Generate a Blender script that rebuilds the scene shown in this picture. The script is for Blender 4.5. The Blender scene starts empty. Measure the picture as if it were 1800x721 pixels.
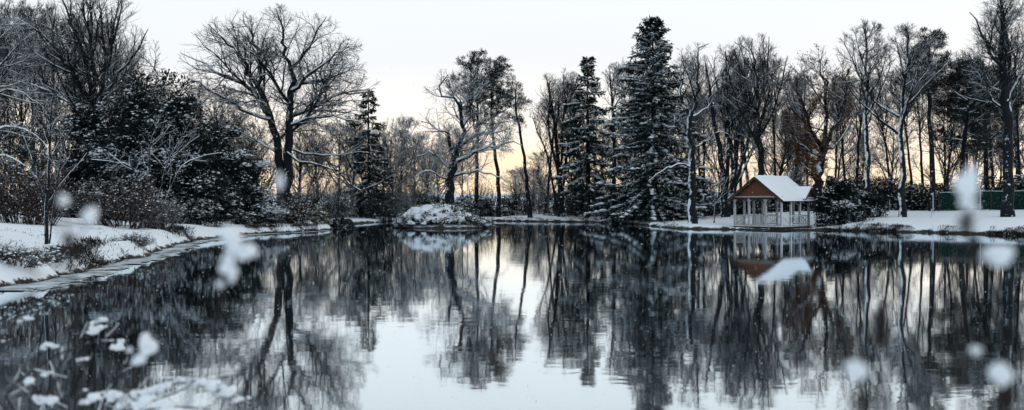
import bpy, math, random
import numpy as np
from math import radians as rad, sin, cos, pi
from mathutils import Vector, Matrix, Euler

SC = bpy.context.scene
COL = SC.collection

# ------------------------------------------------------------------ camera
F, HZ, CAMZ, W_PX = 1750.0, 348.0, 2.5, 1800.0      # focal length / horizon row in photo pixels, eye height
cam_d = bpy.data.cameras.new('camera')
cam = bpy.data.objects.new('camera', cam_d)
COL.objects.link(cam)
cam.location = (0, 0, CAMZ)
cam.rotation_euler = (rad(90), 0, 0)
cam_d.sensor_width = 36.0
cam_d.lens = 36.0 * F / W_PX
cam_d.shift_y = -(360.5 - HZ) / W_PX
cam_d.clip_start, cam_d.clip_end = 0.05, 6000
cam_d.dof.use_dof = True
cam_d.dof.focus_distance = 80.0
cam_d.dof.aperture_fstop = 2.5
cam_d.dof.aperture_blades = 0
SC.camera = cam

# ------------------------------------------------------------------ sky and sun
SUN_EL, SUN_AZ = 4.0, 40.0            # low behind the wood, off to the right of the view (degrees)
world = bpy.data.worlds.new('World')
SC.world = world
world.use_nodes = True
nt = world.node_tree
nt.nodes.clear()
N = nt.nodes.new


def link(a, b):
    nt.links.new(a, b)


out = N('ShaderNodeOutputWorld')
sky = N('ShaderNodeTexSky')
sky.sky_type = 'NISHITA'
sky.sun_disc = False
sky.sun_elevation = rad(SUN_EL)
sky.sun_rotation = rad(SUN_AZ)
sky.air_density, sky.dust_density = 1.0, 2.0
bg_sky = N('ShaderNodeBackground')
bg_sky.inputs['Strength'].default_value = 0.10
link(sky.outputs[0], bg_sky.inputs['Color'])
# high thin overcast: pale cool cloud, warm where the low sun lights it from behind near the horizon
tc = N('ShaderNodeTexCoord')
nrm = N('ShaderNodeVectorMath'); nrm.operation = 'NORMALIZE'
link(tc.outputs['Generated'], nrm.inputs[0])
sep = N('ShaderNodeSeparateXYZ')
link(nrm.outputs[0], sep.inputs[0])
mp = N('ShaderNodeMapping'); mp.inputs['Scale'].default_value = (1.0, 1.0, 7.0)
link(nrm.outputs[0], mp.inputs['Vector'])
cn = N('ShaderNodeTexNoise')
cn.inputs['Scale'].default_value = 2.6; cn.inputs['Detail'].default_value = 4; cn.inputs['Roughness'].default_value = .5
link(mp.outputs[0], cn.inputs['Vector'])
wob = N('ShaderNodeMath'); wob.operation = 'MULTIPLY_ADD'      # elevation with soft cloud bands
wob.inputs[1].default_value = 0.10; link(cn.outputs['Fac'], wob.inputs[0])
off = N('ShaderNodeMath'); off.operation = 'SUBTRACT'; off.inputs[1].default_value = 0.05
link(sep.outputs['Z'], off.inputs[0]); link(off.outputs[0], wob.inputs[2])
ramp = N('ShaderNodeValToRGB')
cr = ramp.color_ramp
cr.elements[0].position = 0.0; cr.elements[0].color = (1.12, 0.85, 0.56, 1)
cr.elements[1].position = 1.0; cr.elements[1].color = (0.70, 0.76, 0.80, 1)
for p, c in ((0.03, (1.14, 0.92, 0.66)), (0.06, (1.13, 1.0, 0.86)), (0.095, (1.01, 0.97, 0.92)), (0.125, (0.85, 0.87, 0.895)),
             (0.20, (0.85, 0.90, 0.925)), (0.5, (0.76, 0.82, 0.86))):
    e = cr.elements.new(p); e.color = (*c, 1)
link(wob.outputs[0], ramp.inputs['Fac'])
sunv = N('ShaderNodeVectorMath'); sunv.operation = 'DOT_PRODUCT'
sunv.inputs[1].default_value = (sin(rad(SUN_AZ)), cos(rad(SUN_AZ)), 0)
link(nrm.outputs[0], sunv.inputs[0])
sr = N('ShaderNodeMapRange'); sr.interpolation_type = 'SMOOTHSTEP'
sr.inputs['From Min'].default_value = -0.75; sr.inputs['From Max'].default_value = 0.50
link(sunv.outputs['Value'], sr.inputs['Value'])
glow = N('ShaderNodeMix'); glow.data_type = 'RGBA'
glow.inputs['A'].default_value = (0.58, 0.69, 0.80, 1)
link(sr.outputs[0], glow.inputs['Factor']); link(ramp.outputs['Color'], glow.inputs['B'])
bg_cl = N('ShaderNodeBackground')
bg_cl.inputs['Strength'].default_value = 1.0
link(glow.outputs['Result'], bg_cl.inputs['Color'])
mix = N('ShaderNodeMixShader')
mix.inputs[0].default_value = 0.96
link(bg_sky.outputs[0], mix.inputs[1]); link(bg_cl.outputs[0], mix.inputs[2])
link(mix.outputs[0], out.inputs['Surface'])

sun_d = bpy.data.lights.new('sun', 'SUN')
sun_d.energy = 0.5
sun_d.angle = rad(14)
sun_d.color = (1.0, 0.86, 0.70)
sun = bpy.data.objects.new('sun', sun_d)
COL.objects.link(sun)
sd = Vector((sin(rad(SUN_AZ)) * cos(rad(SUN_EL)), cos(rad(SUN_AZ)) * cos(rad(SUN_EL)), sin(rad(SUN_EL))))
sun.rotation_euler = sd.to_track_quat('Z', 'Y').to_euler()
sun.location = (0, 60, 60)

SC.view_settings.view_transform = 'Standard'
SC.view_settings.look = 'None'
SC.view_settings.exposure = 0.18
SC.view_settings.gamma = 1.0
SC.cycles.use_denoising = True
SC.cycles.max_bounces = 5
SC.cycles.diffuse_bounces = 2
SC.cycles.glossy_bounces = 2
SC.cycles.transparent_max_bounces = 4
SC.cycles.sample_clamp_indirect = 4


# ------------------------------------------------------------------ materials
def mat(name, build):
    m = bpy.data.materials.new(name)
    m.use_nodes = True
    t = m.node_tree
    t.nodes.clear()
    o = t.nodes.new('ShaderNodeOutputMaterial')
    b = t.nodes.new('ShaderNodeBsdfPrincipled')
    t.links.new(b.outputs[0], o.inputs['Surface'])
    b.inputs['Roughness'].default_value = 0.8
    b.inputs['Specular IOR Level'].default_value = 0.2
    build(t, b)
    return m


def noise(t, scale, detail=2, vec='Object', rough=.55):
    c = t.nodes.new('ShaderNodeTexCoord')
    n = t.nodes.new('ShaderNodeTexNoise')
    n.inputs['Scale'].default_value = scale
    n.inputs['Detail'].default_value = detail
    n.inputs['Roughness'].default_value = rough
    t.links.new(c.outputs[vec], n.inputs['Vector'])
    return n.outputs['Fac']


def mathn(t, op, a, b=None, c=None):
    n = t.nodes.new('ShaderNodeMath')
    n.operation = op
    for k, v in enumerate((a, b, c)):
        if v is None:
            continue
        if isinstance(v, (int, float)):
            n.inputs[k].default_value = v
        else:
            t.links.new(v, n.inputs[k])
    return n.outputs[0]


def mixc(t, f, a, b):
    n = t.nodes.new('ShaderNodeMix')
    n.data_type = 'RGBA'
    for k, v in (('Factor', f), ('A', a), ('B', b)):
        if isinstance(v, tuple):
            n.inputs[k].default_value = (*v, 1)
        elif isinstance(v, (int, float)):
            n.inputs[k].default_value = v
        else:
            t.links.new(v, n.inputs[k])
    return n.outputs['Result']


def ramp2(t, v, lo, hi):
    n = t.nodes.new('ShaderNodeMapRange')
    n.interpolation_type = 'SMOOTHSTEP'
    n.inputs['From Min'].default_value = lo
    n.inputs['From Max'].default_value = hi
    t.links.new(v, n.inputs['Value'])
    return n.outputs[0]


SNOW = (0.84, 0.88, 0.91)


def snowy(name, c1, c2, lo=.42, hi=.62, wind=(-.30, -.38, .87), nscale=6, rough=.85, amp=.5):
    """bark or leaf with snow lying where the surface faces up and into the wind"""
    def build(t, b):
        g = t.nodes.new('ShaderNodeNewGeometry')
        d = t.nodes.new('ShaderNodeVectorMath')
        d.operation = 'DOT_PRODUCT'
        t.links.new(g.outputs['Normal'], d.inputs[0])
        d.inputs[1].default_value = wind
        n = noise(t, nscale)
        n2 = noise(t, nscale * .22, 1)
        v = mathn(t, 'MULTIPLY_ADD', mathn(t, 'SUBTRACT', n, .5), amp, d.outputs['Value'])
        v = mathn(t, 'MULTIPLY_ADD', mathn(t, 'SUBTRACT', n2, .5), amp, v)
        f = ramp2(t, v, lo, hi)
        t.links.new(mixc(t, f, mixc(t, n, c1, c2), SNOW), b.inputs['Base Color'])
        b.inputs['Roughness'].default_value = rough
    return mat(name, build)


M = {}
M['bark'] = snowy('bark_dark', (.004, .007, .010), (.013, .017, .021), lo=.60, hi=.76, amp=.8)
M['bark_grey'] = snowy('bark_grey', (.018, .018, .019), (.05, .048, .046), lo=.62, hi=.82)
M['bark_plastered'] = snowy('bark_plastered', (.005, .008, .011), (.017, .020, .023), lo=.62, hi=.78, wind=(-.72, -.30, .62), nscale=3, amp=.9)
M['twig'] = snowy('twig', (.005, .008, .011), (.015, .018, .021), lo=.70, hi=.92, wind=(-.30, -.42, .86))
M['twig_snowy'] = snowy('twig_snowy', (.007, .009, .012), (.022, .022, .024), lo=.43, hi=.65, wind=(-.30, -.45, .84))
M['twig_red'] = snowy('twig_red', (.022, .012, .010), (.05, .028, .023), lo=.7, hi=.95)
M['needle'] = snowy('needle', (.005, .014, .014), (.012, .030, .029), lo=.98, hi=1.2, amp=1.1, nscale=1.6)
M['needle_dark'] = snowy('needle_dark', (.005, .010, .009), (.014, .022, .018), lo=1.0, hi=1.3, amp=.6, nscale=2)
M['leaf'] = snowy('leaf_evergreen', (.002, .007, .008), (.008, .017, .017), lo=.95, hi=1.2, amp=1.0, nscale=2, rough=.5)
M['leaf_olive'] = snowy('leaf_olive', (.05, .055, .015), (.12, .11, .03), lo=.8, hi=1.05)
M['leaf_brown'] = snowy('leaf_brown', (.10, .044, .022), (.20, .088, .042), lo=1.0, hi=1.3)
M['heather'] = snowy('heather', (.010, .008, .007), (.035, .026, .02), lo=.8, hi=1.05)


def _snow(t, b):
    n = noise(t, .6, 3)
    t.links.new(mixc(t, n, (.82, .86, .90), (.88, .91, .93)), b.inputs['Base Color'])
    bp = t.nodes.new('ShaderNodeBump')
    bp.inputs['Strength'].default_value = .35
    bp.inputs['Distance'].default_value = .05
    t.links.new(noise(t, 5, 4), bp.inputs['Height'])
    t.links.new(bp.outputs[0], b.inputs['Normal'])


M['snow'] = mat('snow', _snow)


def _ground(t, b):
    g = t.nodes.new('ShaderNodeNewGeometry')
    s = t.nodes.new('ShaderNodeSeparateXYZ')
    t.links.new(g.outputs['Position'], s.inputs[0])
    n = noise(t, 1.1, 4)
    fine = noise(t, 9, 3)
    # bare wet earth under the overhanging lip of snow at the water's edge
    z = mathn(t, 'MULTIPLY_ADD', mathn(t, 'SUBTRACT', n, .5), .5, s.outputs['Z'])
    z = mathn(t, 'MULTIPLY_ADD', mathn(t, 'SUBTRACT', fine, .5), .25, z)
    f = ramp2(t, z, .10, .20)
    earth = mixc(t, fine, (.012, .010, .009), (.05, .038, .028))
    snow = mixc(t, n, (.76, .81, .86), (.84, .87, .90))
    t.links.new(mixc(t, f, earth, snow), b.inputs['Base Color'])
    bp = t.nodes.new('ShaderNodeBump')
    bp.inputs['Strength'].default_value = .5
    bp.inputs['Distance'].default_value = .12
    t.links.new(noise(t, 1.8, 5), bp.inputs['Height'])
    t.links.new(bp.outputs[0], b.inputs['Normal'])


M['ground'] = mat('snowy_ground', _ground)


def _water(t, b):
    o = [n for n in t.nodes if n.type == 'OUTPUT_MATERIAL'][0]
    b.inputs['Base Color'].default_value = (.004, .007, .009, 1)
    b.inputs['Roughness'].default_value = .4
    gl = t.nodes.new('ShaderNodeBsdfGlossy')
    gl.inputs['Color'].default_value = (.85, .93, .98, 1)
    gl.inputs['Roughness'].default_value = .035
    c = t.nodes.new('ShaderNodeTexCoord')
    m1 = t.nodes.new('ShaderNodeMapping'); m1.inputs['Scale'].default_value = (.75, 1.25, 1)
    t.links.new(c.outputs['Object'], m1.inputs['Vector'])
    def nz(sc, d):
        n = t.nodes.new('ShaderNodeTexNoise')
        n.inputs['Scale'].default_value = sc; n.inputs['Detail'].default_value = d
        t.links.new(m1.outputs[0], n.inputs['Vector'])
        return n.outputs['Fac']
    patch = ramp2(t, nz(.07, 2), .38, .62)                       # calm and ruffled patches
    h = mathn(t, 'MULTIPLY_ADD', nz(5.5, 2), .14, nz(1.3, 2))
    h = mathn(t, 'MULTIPLY', h, mathn(t, 'MULTIPLY_ADD', patch, .7, .5))
    bp = t.nodes.new('ShaderNodeBump')
    bp.inputs['Strength'].default_value = 1.0
    bp.inputs['Distance'].default_value = .0021
    t.links.new(h, bp.inputs['Height'])
    for q in (gl, b):
        t.links.new(bp.outputs[0], q.inputs['Normal'])
    lw = t.nodes.new('ShaderNodeFresnel')
    lw.inputs['IOR'].default_value = 1.6
    fac = ramp2(t, lw.outputs[0], -.15, .55)
    mx = t.nodes.new('ShaderNodeMixShader')
    t.links.new(fac, mx.inputs[0]); t.links.new(b.outputs[0], mx.inputs[1]); t.links.new(gl.outputs[0], mx.inputs[2])
    t.links.new(mx.outputs[0], o.inputs['Surface'])


M['water'] = mat('pond_water', _water)


def _ice(t, b):
    n = noise(t, .8, 6, rough=.7)
    f = ramp2(t, n, .34, .62)
    t.links.new(mixc(t, f, (.08, .095, .105), (.58, .64, .68)), b.inputs['Base Color'])
    t.links.new(mathn(t, 'MULTIPLY_ADD', f, .6, .15), b.inputs['Roughness'])
    b.inputs['Specular IOR Level'].default_value = .5


M['ice'] = mat('thin_ice', _ice)


def plain(name, c1, c2, sc=4, rough=.7, bump=0.0):
    def build(t, b):
        n = noise(t, sc, 4)
        t.links.new(mixc(t, n, c1, c2), b.inputs['Base Color'])
        b.inputs['Roughness'].default_value = rough
        if bump:
            bp = t.nodes.new('ShaderNodeBump'); bp.inputs['Strength'].default_value = bump; bp.inputs['Distance'].default_value = .02
            t.links.new(n, bp.inputs['Height']); t.links.new(bp.outputs[0], b.inputs['Normal'])
    return mat(name, build)


M['painted'] = snowy('weathered_painted_wood', (.32, .29, .28), (.50, .48, .47), lo=.34, hi=.56, wind=(.42, -.80, .42), nscale=4)
M['dark_wood'] = snowy('dark_wood', (.035, .024, .02), (.08, .055, .045), lo=.62, hi=.85)
M['tile_red'] = plain('red_brown_tile', (.125, .045, .024), (.24, .095, .052), 9)
M['net'] = plain('green_net', (.003, .022, .019), (.008, .048, .040), 2.5, .9, .4)
M['post_pale'] = plain('pale_post', (.35, .36, .36), (.55, .56, .56), 5)
M['flake'] = plain('snowflake', (.75, .80, .84), (.85, .88, .9), 1)
M['stalk'] = plain('dry_stalk', (.018, .014, .015), (.05, .038, .037), 30)


# ------------------------------------------------------------------ mesh building
class Geo:
    """collects vertex / face arrays and links them as one mesh object"""
    def __init__(s):
        s.v, s.f, s.n = [], {3: [], 4: []}, 0

    def add(s, verts, faces):
        verts = np.asarray(verts, float).reshape(-1, 3)
        faces = np.asarray(faces, int)
        s.v.append(verts)
        s.f[faces.shape[1]].append(faces + s.n)
        s.n += len(verts)

    def mesh(s, name, smooth=True):
        me = bpy.data.meshes.new(name)
        v = np.concatenate(s.v) if s.v else np.zeros((0, 3))
        loops, starts, pos = [], [], 0
        for k in (3, 4):
            if s.f[k]:
                f = np.concatenate(s.f[k])
                loops.append(f.ravel())
                starts.append(pos + np.arange(len(f)) * k)
                pos += f.size
        if loops:
            L = np.concatenate(loops).astype(np.int32)
            S = np.concatenate(starts).astype(np.int32)
            me.vertices.add(len(v)); me.vertices.foreach_set('co', v.astype(np.float32).ravel())
            me.loops.add(len(L)); me.loops.foreach_set('vertex_index', L)
            me.polygons.add(len(S)); me.polygons.foreach_set('loop_start', S)
            me.polygons.foreach_set('use_smooth', np.full(len(S), smooth))
            me.update(calc_edges=True)
        return me

    def obj(s, name, m, parent=None, smooth=True, loc=None):
        me = s.mesh(name, smooth)
        me.materials.append(M[m])
        o = bpy.data.objects.new(name, me)
        COL.objects.link(o)
        if parent is not None:
            o.parent = parent
            if name in ('snow', 'crown', 'needles', 'leaves', 'twigs', 'needle_snow', 'branches', 'stems'):
                o['kind'] = 'stuff'
        if loc is not None:
            o.location = loc
        return o

    def tubes(s, P, R, sides):
        """P (N,K,3) polylines, R (N,K) radii"""
        n, k = P.shape[:2]
        if n == 0:
            return
        T = np.gradient(P, axis=1)
        T /= np.linalg.norm(T, axis=2, keepdims=True) + 1e-9
        mean = P[:, -1] - P[:, 0]
        ref = np.where((np.abs(mean[:, 2]) > .8 * np.linalg.norm(mean, axis=1))[:, None], [1., 0, 0], [0, 0, 1.])
        A = np.cross(T, ref[:, None, :]); A /= np.linalg.norm(A, axis=2, keepdims=True) + 1e-9
        B = np.cross(T, A)
        th = np.arange(sides) * 2 * pi / sides
        V = P[:, :, None] + R[:, :, None, None] * (np.cos(th)[:, None] * A[:, :, None] + np.sin(th)[:, None] * B[:, :, None])
        idx = np.arange(n * k * sides).reshape(n, k, sides)
        a = idx[:, :-1]; b = np.roll(a, -1, 2); d = idx[:, 1:]; c = np.roll(d, -1, 2)
        s.add(V, np.stack([a, d, c, b], -1).reshape(-1, 4))

    def blades(s, p, d, L, Wd, rng, roll=None, fold=.25):
        """leaf or needle-spray shaped faces: four points, bent along the middle"""
        n = len(p)
        if n == 0:
            return
        d = d / (np.linalg.norm(d, axis=1, keepdims=True) + 1e-9)
        up = np.tile([0, 0, 1.], (n, 1)) + rng.normal(0, .45 if roll is None else roll, (n, 3))
        sd_ = np.cross(d, up); sd_ /= np.linalg.norm(sd_, axis=1, keepdims=True) + 1e-9
        nn = np.cross(sd_, d)
        L = np.broadcast_to(L, n)[:, None]; Wd = np.broadcast_to(Wd, n)[:, None]
        mid = p + d * L * .45
        V = np.stack([p, mid + sd_ * Wd * .5 - nn * Wd * fold, p + d * L, mid - sd_ * Wd * .5 - nn * Wd * fold], 1)
        i = np.arange(n)[:, None] * 4
        s.add(V, np.concatenate([i + [0, 1, 2], i + [0, 2, 3]]))

    def lumps(s, p, sx, sy, sz, rng, az=None):
        """small rounded lumps of snow: squashed octahedra with ten triangles' worth of shape"""
        n = len(p)
        if n == 0:
            return
        az = rng.uniform(0, 2 * pi, n) if az is None else az
        base = np.array([[1, 0, 0], [.45, .8, .1], [-.5, .75, 0], [-1, 0, 0], [-.5, -.8, .05], [.5, -.75, 0], [.15, 0, 1], [0, 0, -.5]])
        base = base[None] * rng.uniform(.75, 1.25, (n, 8, 1))
        S = np.stack([np.broadcast_to(sx, n), np.broadcast_to(sy, n), np.broadcast_to(sz, n)], 1)
        q = base * S[:, None]
        c, s_ = np.cos(az)[:, None], np.sin(az)[:, None]
        q = np.stack([q[..., 0] * c - q[..., 1] * s_, q[..., 0] * s_ + q[..., 1] * c, q[..., 2]], -1)
        V = q + p[:, None]
        tri = []
        for k in range(6):
            tri += [[k, (k + 1) % 6, 6], [(k + 1) % 6, k, 7]]
        s.add(V, (np.arange(n)[:, None, None] * 8 + np.array(tri)[None]).reshape(-1, 3))

    def box(s, c, size, rot=None):
        c = np.array(c, float); h = np.array(size, float) / 2
        v = np.array([[x, y, z] for x in (-1, 1) for y in (-1, 1) for z in (-1, 1)]) * h
        if rot is not None:
            v = v @ np.array(Euler(rot).to_matrix()).T
        s.add(v + c, [[0, 1, 3, 2], [4, 6, 7, 5], [0, 4, 5, 1], [2, 3, 7, 6], [0, 2, 6, 4], [1, 5, 7, 3]])

    def beam(s, a, b, w, h):
        """a squared timber from a to b"""
        a, b = Vector(a), Vector(b)
        d = (b - a); L = d.length; d.normalize()
        ref = Vector((0, 0, 1)) if abs(d.z) < .95 else Vector((1, 0, 0))
        x = d.cross(ref).normalized(); y = x.cross(d)
        V = []
        for q in (a, b):
            for i, j in ((-1, -1), (1, -1), (1, 1), (-1, 1)):
                V.append(q + x * (i * w / 2) + y * (j * h / 2))
        s.add([tuple(v) for v in V], [[0, 1, 2, 3], [7, 6, 5, 4], [0, 4, 5, 1], [1, 5, 6, 2], [2, 6, 7, 3], [3, 7, 4, 0]])

    def prism(s, pts, ext):
        """polygon pts (3D, planar quad or tri fan) pushed along ext"""
        pts = [Vector(p) for p in pts]; ext = Vector(ext); n = len(pts)
        V = [tuple(p) for p in pts] + [tuple(p + ext) for p in pts]
        s.add(V, [[k, (k + 1) % n, n + (k + 1) % n, n + k] for k in range(n)])
        k0 = s.n - 2 * n
        fan = [[0, k + 1, k] for k in range(1, n - 1)] + [[n, n + k, n + k + 1] for k in range(1, n - 1)]
        s.f[3].append(np.array(fan) + k0)


def tag(o, label=None, cat=None, group=None, kind=None):
    for k, v in (('label', label), ('category', cat), ('group', group), ('kind', kind)):
        if v:
            o[k] = v
    return o


def thing(name, loc, label, cat, group=None, rz=0):
    o = bpy.data.objects.new(name, None)
    COL.objects.link(o)
    o.location = loc
    o.rotation_euler = (0, 0, rz)
    o.empty_display_size = .3
    return tag(o, label, cat, group)


def kids(o):
    return [c for c in bpy.data.objects if c.parent == o]


def dup(root, loc, rz, sc, label=None, group=None, tree=None):
    r = root.copy(); COL.objects.link(r)
    r.location = loc; r.rotation_euler = (0, 0, rz); r.scale = (sc[0], sc[1], sc[2])
    if label: r['label'] = label
    if group: r['group'] = group
    for c in (tree or kids(root)):
        d = c.copy(); COL.objects.link(d); d.parent = r
    return r


# ------------------------------------------------------------------ terrain
def at(px, py, Y):
    return np.array([(px - 900) / F * Y, Y, CAMZ - (py - HZ) / F * Y])


def shore(px, py):
    Y = CAMZ * F / (py - HZ)
    return ((px - 900) / F * Y, Y)


POND = [(-9, 5), (0, 4), (25, 4), (44, 14), (50, 35), (46, 55), shore(1800, 414), shore(1700, 411), shore(1600, 408.5), shore(1500, 406),
        shore(1440, 405), shore(1370, 404), shore(1290, 404), shore(1190, 402.5), shore(1150, 398.5), shore(1120, 394), shore(1060, 391),
        shore(960, 390), shore(860, 388.5), shore(780, 386), (-10, 113.5), (-12.5, 108), (-14, 101), (-15.3, 95), (-15.6, 88), (-14.6, 81),
        shore(572, 406), shore(520, 409), shore(440, 412), shore(390, 418), shore(320, 428), shore(270, 447), shore(200, 464),
        shore(120, 484), shore(40, 500), shore(-30, 512), (-14.5, 18), (-13, 10)]
POND = np.array(POND, float)


def smooth_poly(P, it=2):
    for _ in range(it):
        Q = np.roll(P, -1, 0)
        P = np.stack([.75 * P + .25 * Q, .25 * P + .75 * Q], 1).reshape(-1, 2)
    return P


POND = smooth_poly(POND)


def sdist(x, y):
    """signed distance to the pond's edge, positive on land"""
    x = np.asarray(x, float).ravel(); y = np.asarray(y, float).ravel()
    best = np.full(len(x), 1e18); inside = np.zeros(len(x), bool)
    A, B = POND, np.roll(POND, -1, 0)
    for (ax, ay), (bx, by) in zip(A, B):
        dx, dy = bx - ax, by - ay
        t = np.clip(((x - ax) * dx + (y - ay) * dy) / (dx * dx + dy * dy), 0, 1)
        best = np.minimum(best, (x - ax - t * dx) ** 2 + (y - ay - t * dy) ** 2)
        c = ((ay > y) != (by > y)) & (x < (bx - ax) * (y - ay) / ((by - ay) if by != ay else 1e-9) + ax)
        inside ^= c
    d = np.sqrt(best)
    return np.where(inside, -d, d)


def sst(v, a, b):
    t = np.clip((v - a) / (b - a), 0, 1)
    return t * t * (3 - 2 * t)


def gz(x, y):
    x = np.asarray(x, float); y = np.asarray(y, float); shp = x.shape
    x, y = x.ravel(), y.ravel()
    d = sdist(x, y)
    d = d + .35 * np.sin(x * 1.7 + 1.3 * np.sin(y * .9)) * np.sin(y * 1.3 + x * .4) + .15 * np.sin(x * 4.1 + y * 2.2)
    left = sst(-x, 8, 14) * sst(80 - y, 0, 25)
    right = sst(x, 12, 26) * sst(105 - y, 0, 12)
    slope = .022 + .10 * left + .072 * right
    cap = .7 + 1.6 * left + .75 * right
    rise = cap * (1 - np.exp(-np.maximum(d, 0) * slope / cap))
    step = (.30 + .22 * left) * sst(d, -.1, .55)
    land = step + rise + .05 * np.sin(x * .8 + y * .3) * np.sin(y * .6) * sst(d, 0, 3) + .03 * np.sin(x * 2.1) * np.sin(y * 1.7 + x) * sst(d, 0, 2) + left * sst(d, .1, .8) * sst(6 - d, 0, 4) * (.09 * np.sin(x * 1.9 + y * .7) * np.sin(y * 1.1 - x * .6) + .05 * np.sin(x * 3.7) * np.sin(y * 2.9))
    bed = np.maximum(d * .45, -1.2)
    z = np.where(d > 0, land, bed + 0.0)
    ri = ((x + 5.6) / 4.4) ** 2 + ((y - 86.6) / 6.0) ** 2             # the islet
    z = np.where(ri < 1.3, np.maximum(z, .5 * np.sqrt(np.clip(1 - ri, 0, 1)) - .05), z)
    pv = np.hypot(x - 21.5, y - 81.0)                                    # level plot under the pavilion
    z = np.where(pv < 5.5, np.minimum(z, np.maximum(.10, .10 + .16 * (pv - 3.6))), z)
    far = np.hypot(x, y - 60)
    z = z + 6.0 * sst(far, 220, 900)
    return z.reshape(shp)


def gzp(x, y):
    return float(gz(np.array([x]), np.array([y]))[0])


def axis(lo, hi, step, far):
    a = np.arange(lo, hi + 1e-6, step)
    g = []
    s_, v = step, hi
    while v < far:
        s_ *= 1.35; v += s_; g.append(v)
    g2 = []
    s_, v = step, lo
    while v > -far:
        s_ *= 1.35; v -= s_; g2.append(v)
    return np.concatenate([g2[::-1], a, g])


xs, ys = axis(-42, 52, .55, 2500), axis(0, 132, .75, 2500)
GX, GY = np.meshgrid(xs, ys)
g = Geo()
idx = np.arange(GX.size).reshape(GX.shape)
g.add(np.stack([GX, GY, gz(GX, GY)], -1), np.stack([idx[:-1, :-1], idx[:-1, 1:], idx[1:, 1:], idx[1:, :-1]], -1).reshape(-1, 4))
tag(g.obj('snowy_ground', 'ground'), 'snow covered banks and ground around the dark pond', kind='structure')

g = Geo()
g.add([[-60, -2, 0], [80, -2, 0], [80, 135, 0], [-60, 135, 0]], [[0, 1, 2, 3]])
tag(g.obj('pond_water', 'water', smooth=False), 'dark still pond water mirroring the trees', kind='structure')

# skin of ice along the left bank
iw = [(-32, 512, 3.2), (40, 500, 3.0), (120, 484, 2.4), (200, 464, 2.3), (270, 447, 2.2), (320, 428, 2.4), (390, 418, 2.6), (440, 412, 2.2), (520, 409, 1.6), (572, 406, 1.2)]
pts = np.array([(*shore(a, b), c) for a, b, c in iw])
tt = np.linspace(0, len(pts) - 1, 230)
ip = np.stack([np.interp(tt, np.arange(len(pts)), pts[:, k]) for k in range(3)], 1)
tan = np.gradient(ip[:, :2], axis=0); tan /= np.linalg.norm(tan, axis=1, keepdims=True)
nr = np.stack([tan[:, 1], -tan[:, 0]], 1)
wv = .5 * ip[:, 2] * (1 + .10 * np.sin(tt * 2.1))
g = Geo()
n, m = len(tt), 13
rgi = np.random.default_rng(17)
fr_ = np.linspace(-.35, 1.15, m)
XY = ip[:, None, :2] + nr[:, None] * (wv[:, None] * fr_[None])[..., None]
nz_ice = .14 * np.sin(XY[..., 0] * 2.3 + 1.1 * np.sin(XY[..., 1] * 1.2)) * np.sin(XY[..., 1] * 1.5) + .1 * np.sin(XY[..., 0] * 5.3 + XY[..., 1] * 3.1) + rgi.normal(0, .13, XY.shape[:2])
keep = (fr_[None] + nz_ice < .84)
V = np.concatenate([XY, np.where(keep, .022, .016)[..., None] + .006 * rgi.random(XY.shape[:2])[..., None]], -1)
ii = np.arange(n * m).reshape(n, m)
q = np.stack([ii[:-1, :-1], ii[:-1, 1:], ii[1:, 1:], ii[1:, :-1]], -1)[keep[:-1, :-1]]
g.add(V, q)
V2 = V.copy(); V2[..., 2] = -.02
g.add(V2, q[:, ::-1])
tag(g.obj('ice_shelf', 'ice', smooth=False), 'thin grey ice shelf along the left bank', kind='structure')


# ------------------------------------------------------------------ growing branches
def nrmz(v):
    return v / (np.linalg.norm(v, axis=-1, keepdims=True) + 1e-9)


def resample(pts, K):
    pts = np.asarray(pts, float)
    # Catmull-Rom through the points, then even spacing
    p = np.vstack([2 * pts[0] - pts[1], pts, 2 * pts[-1] - pts[-2]])
    o = []
    for i in range(1, len(p) - 2):
        t = np.linspace(0, 1, 8, endpoint=False)[:, None]
        o.append(.5 * (2 * p[i] + (p[i + 1] - p[i - 1]) * t + (2 * p[i - 1] - 5 * p[i] + 4 * p[i + 1] - p[i + 2]) * t ** 2 + (3 * p[i] - p[i - 1] - 3 * p[i + 1] + p[i + 2]) * t ** 3))
    o = np.vstack(o + [pts[-1:]])
    s_ = np.r_[0, np.cumsum(np.linalg.norm(np.diff(o, axis=0), axis=1))]
    u = np.linspace(0, s_[-1], K)
    return np.stack([np.interp(u, s_, o[:, k]) for k in range(3)], 1)


def taper(r0, r1, K, pw=.9):
    s_ = np.linspace(0, 1, K)
    return r1 + (np.atleast_1d(r0)[:, None] - r1) * (1 - s_[None]) ** pw


def walk(rng, p0, d0, L, K, wig, trop):
    n = len(p0)
    P = np.empty((n, K, 3)); P[:, 0] = p0
    d = nrmz(d0)
    for k in range(1, K):
        d = nrmz(d + wig * rng.normal(size=(n, 3)) + np.array([0, 0, trop / (K - 1)]))
        P[:, k] = P[:, k - 1] + d * (L / (K - 1))[:, None]
    return P


def clip_env(P, env, lo=.12):
    if env is None:
        return P
    c, r = env
    q = np.linalg.norm((P - c) / r, axis=2)
    qb, qt = q[:, 0], q[:, -1]
    s_ = np.where(qt > 1.03, np.clip((1.03 - qb) / (qt - qb + 1e-6), lo, 1), 1)
    s_ = np.where(qt <= qb, 1, s_)
    return P[:, :1] + (P - P[:, :1]) * s_[:, None, None]


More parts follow.
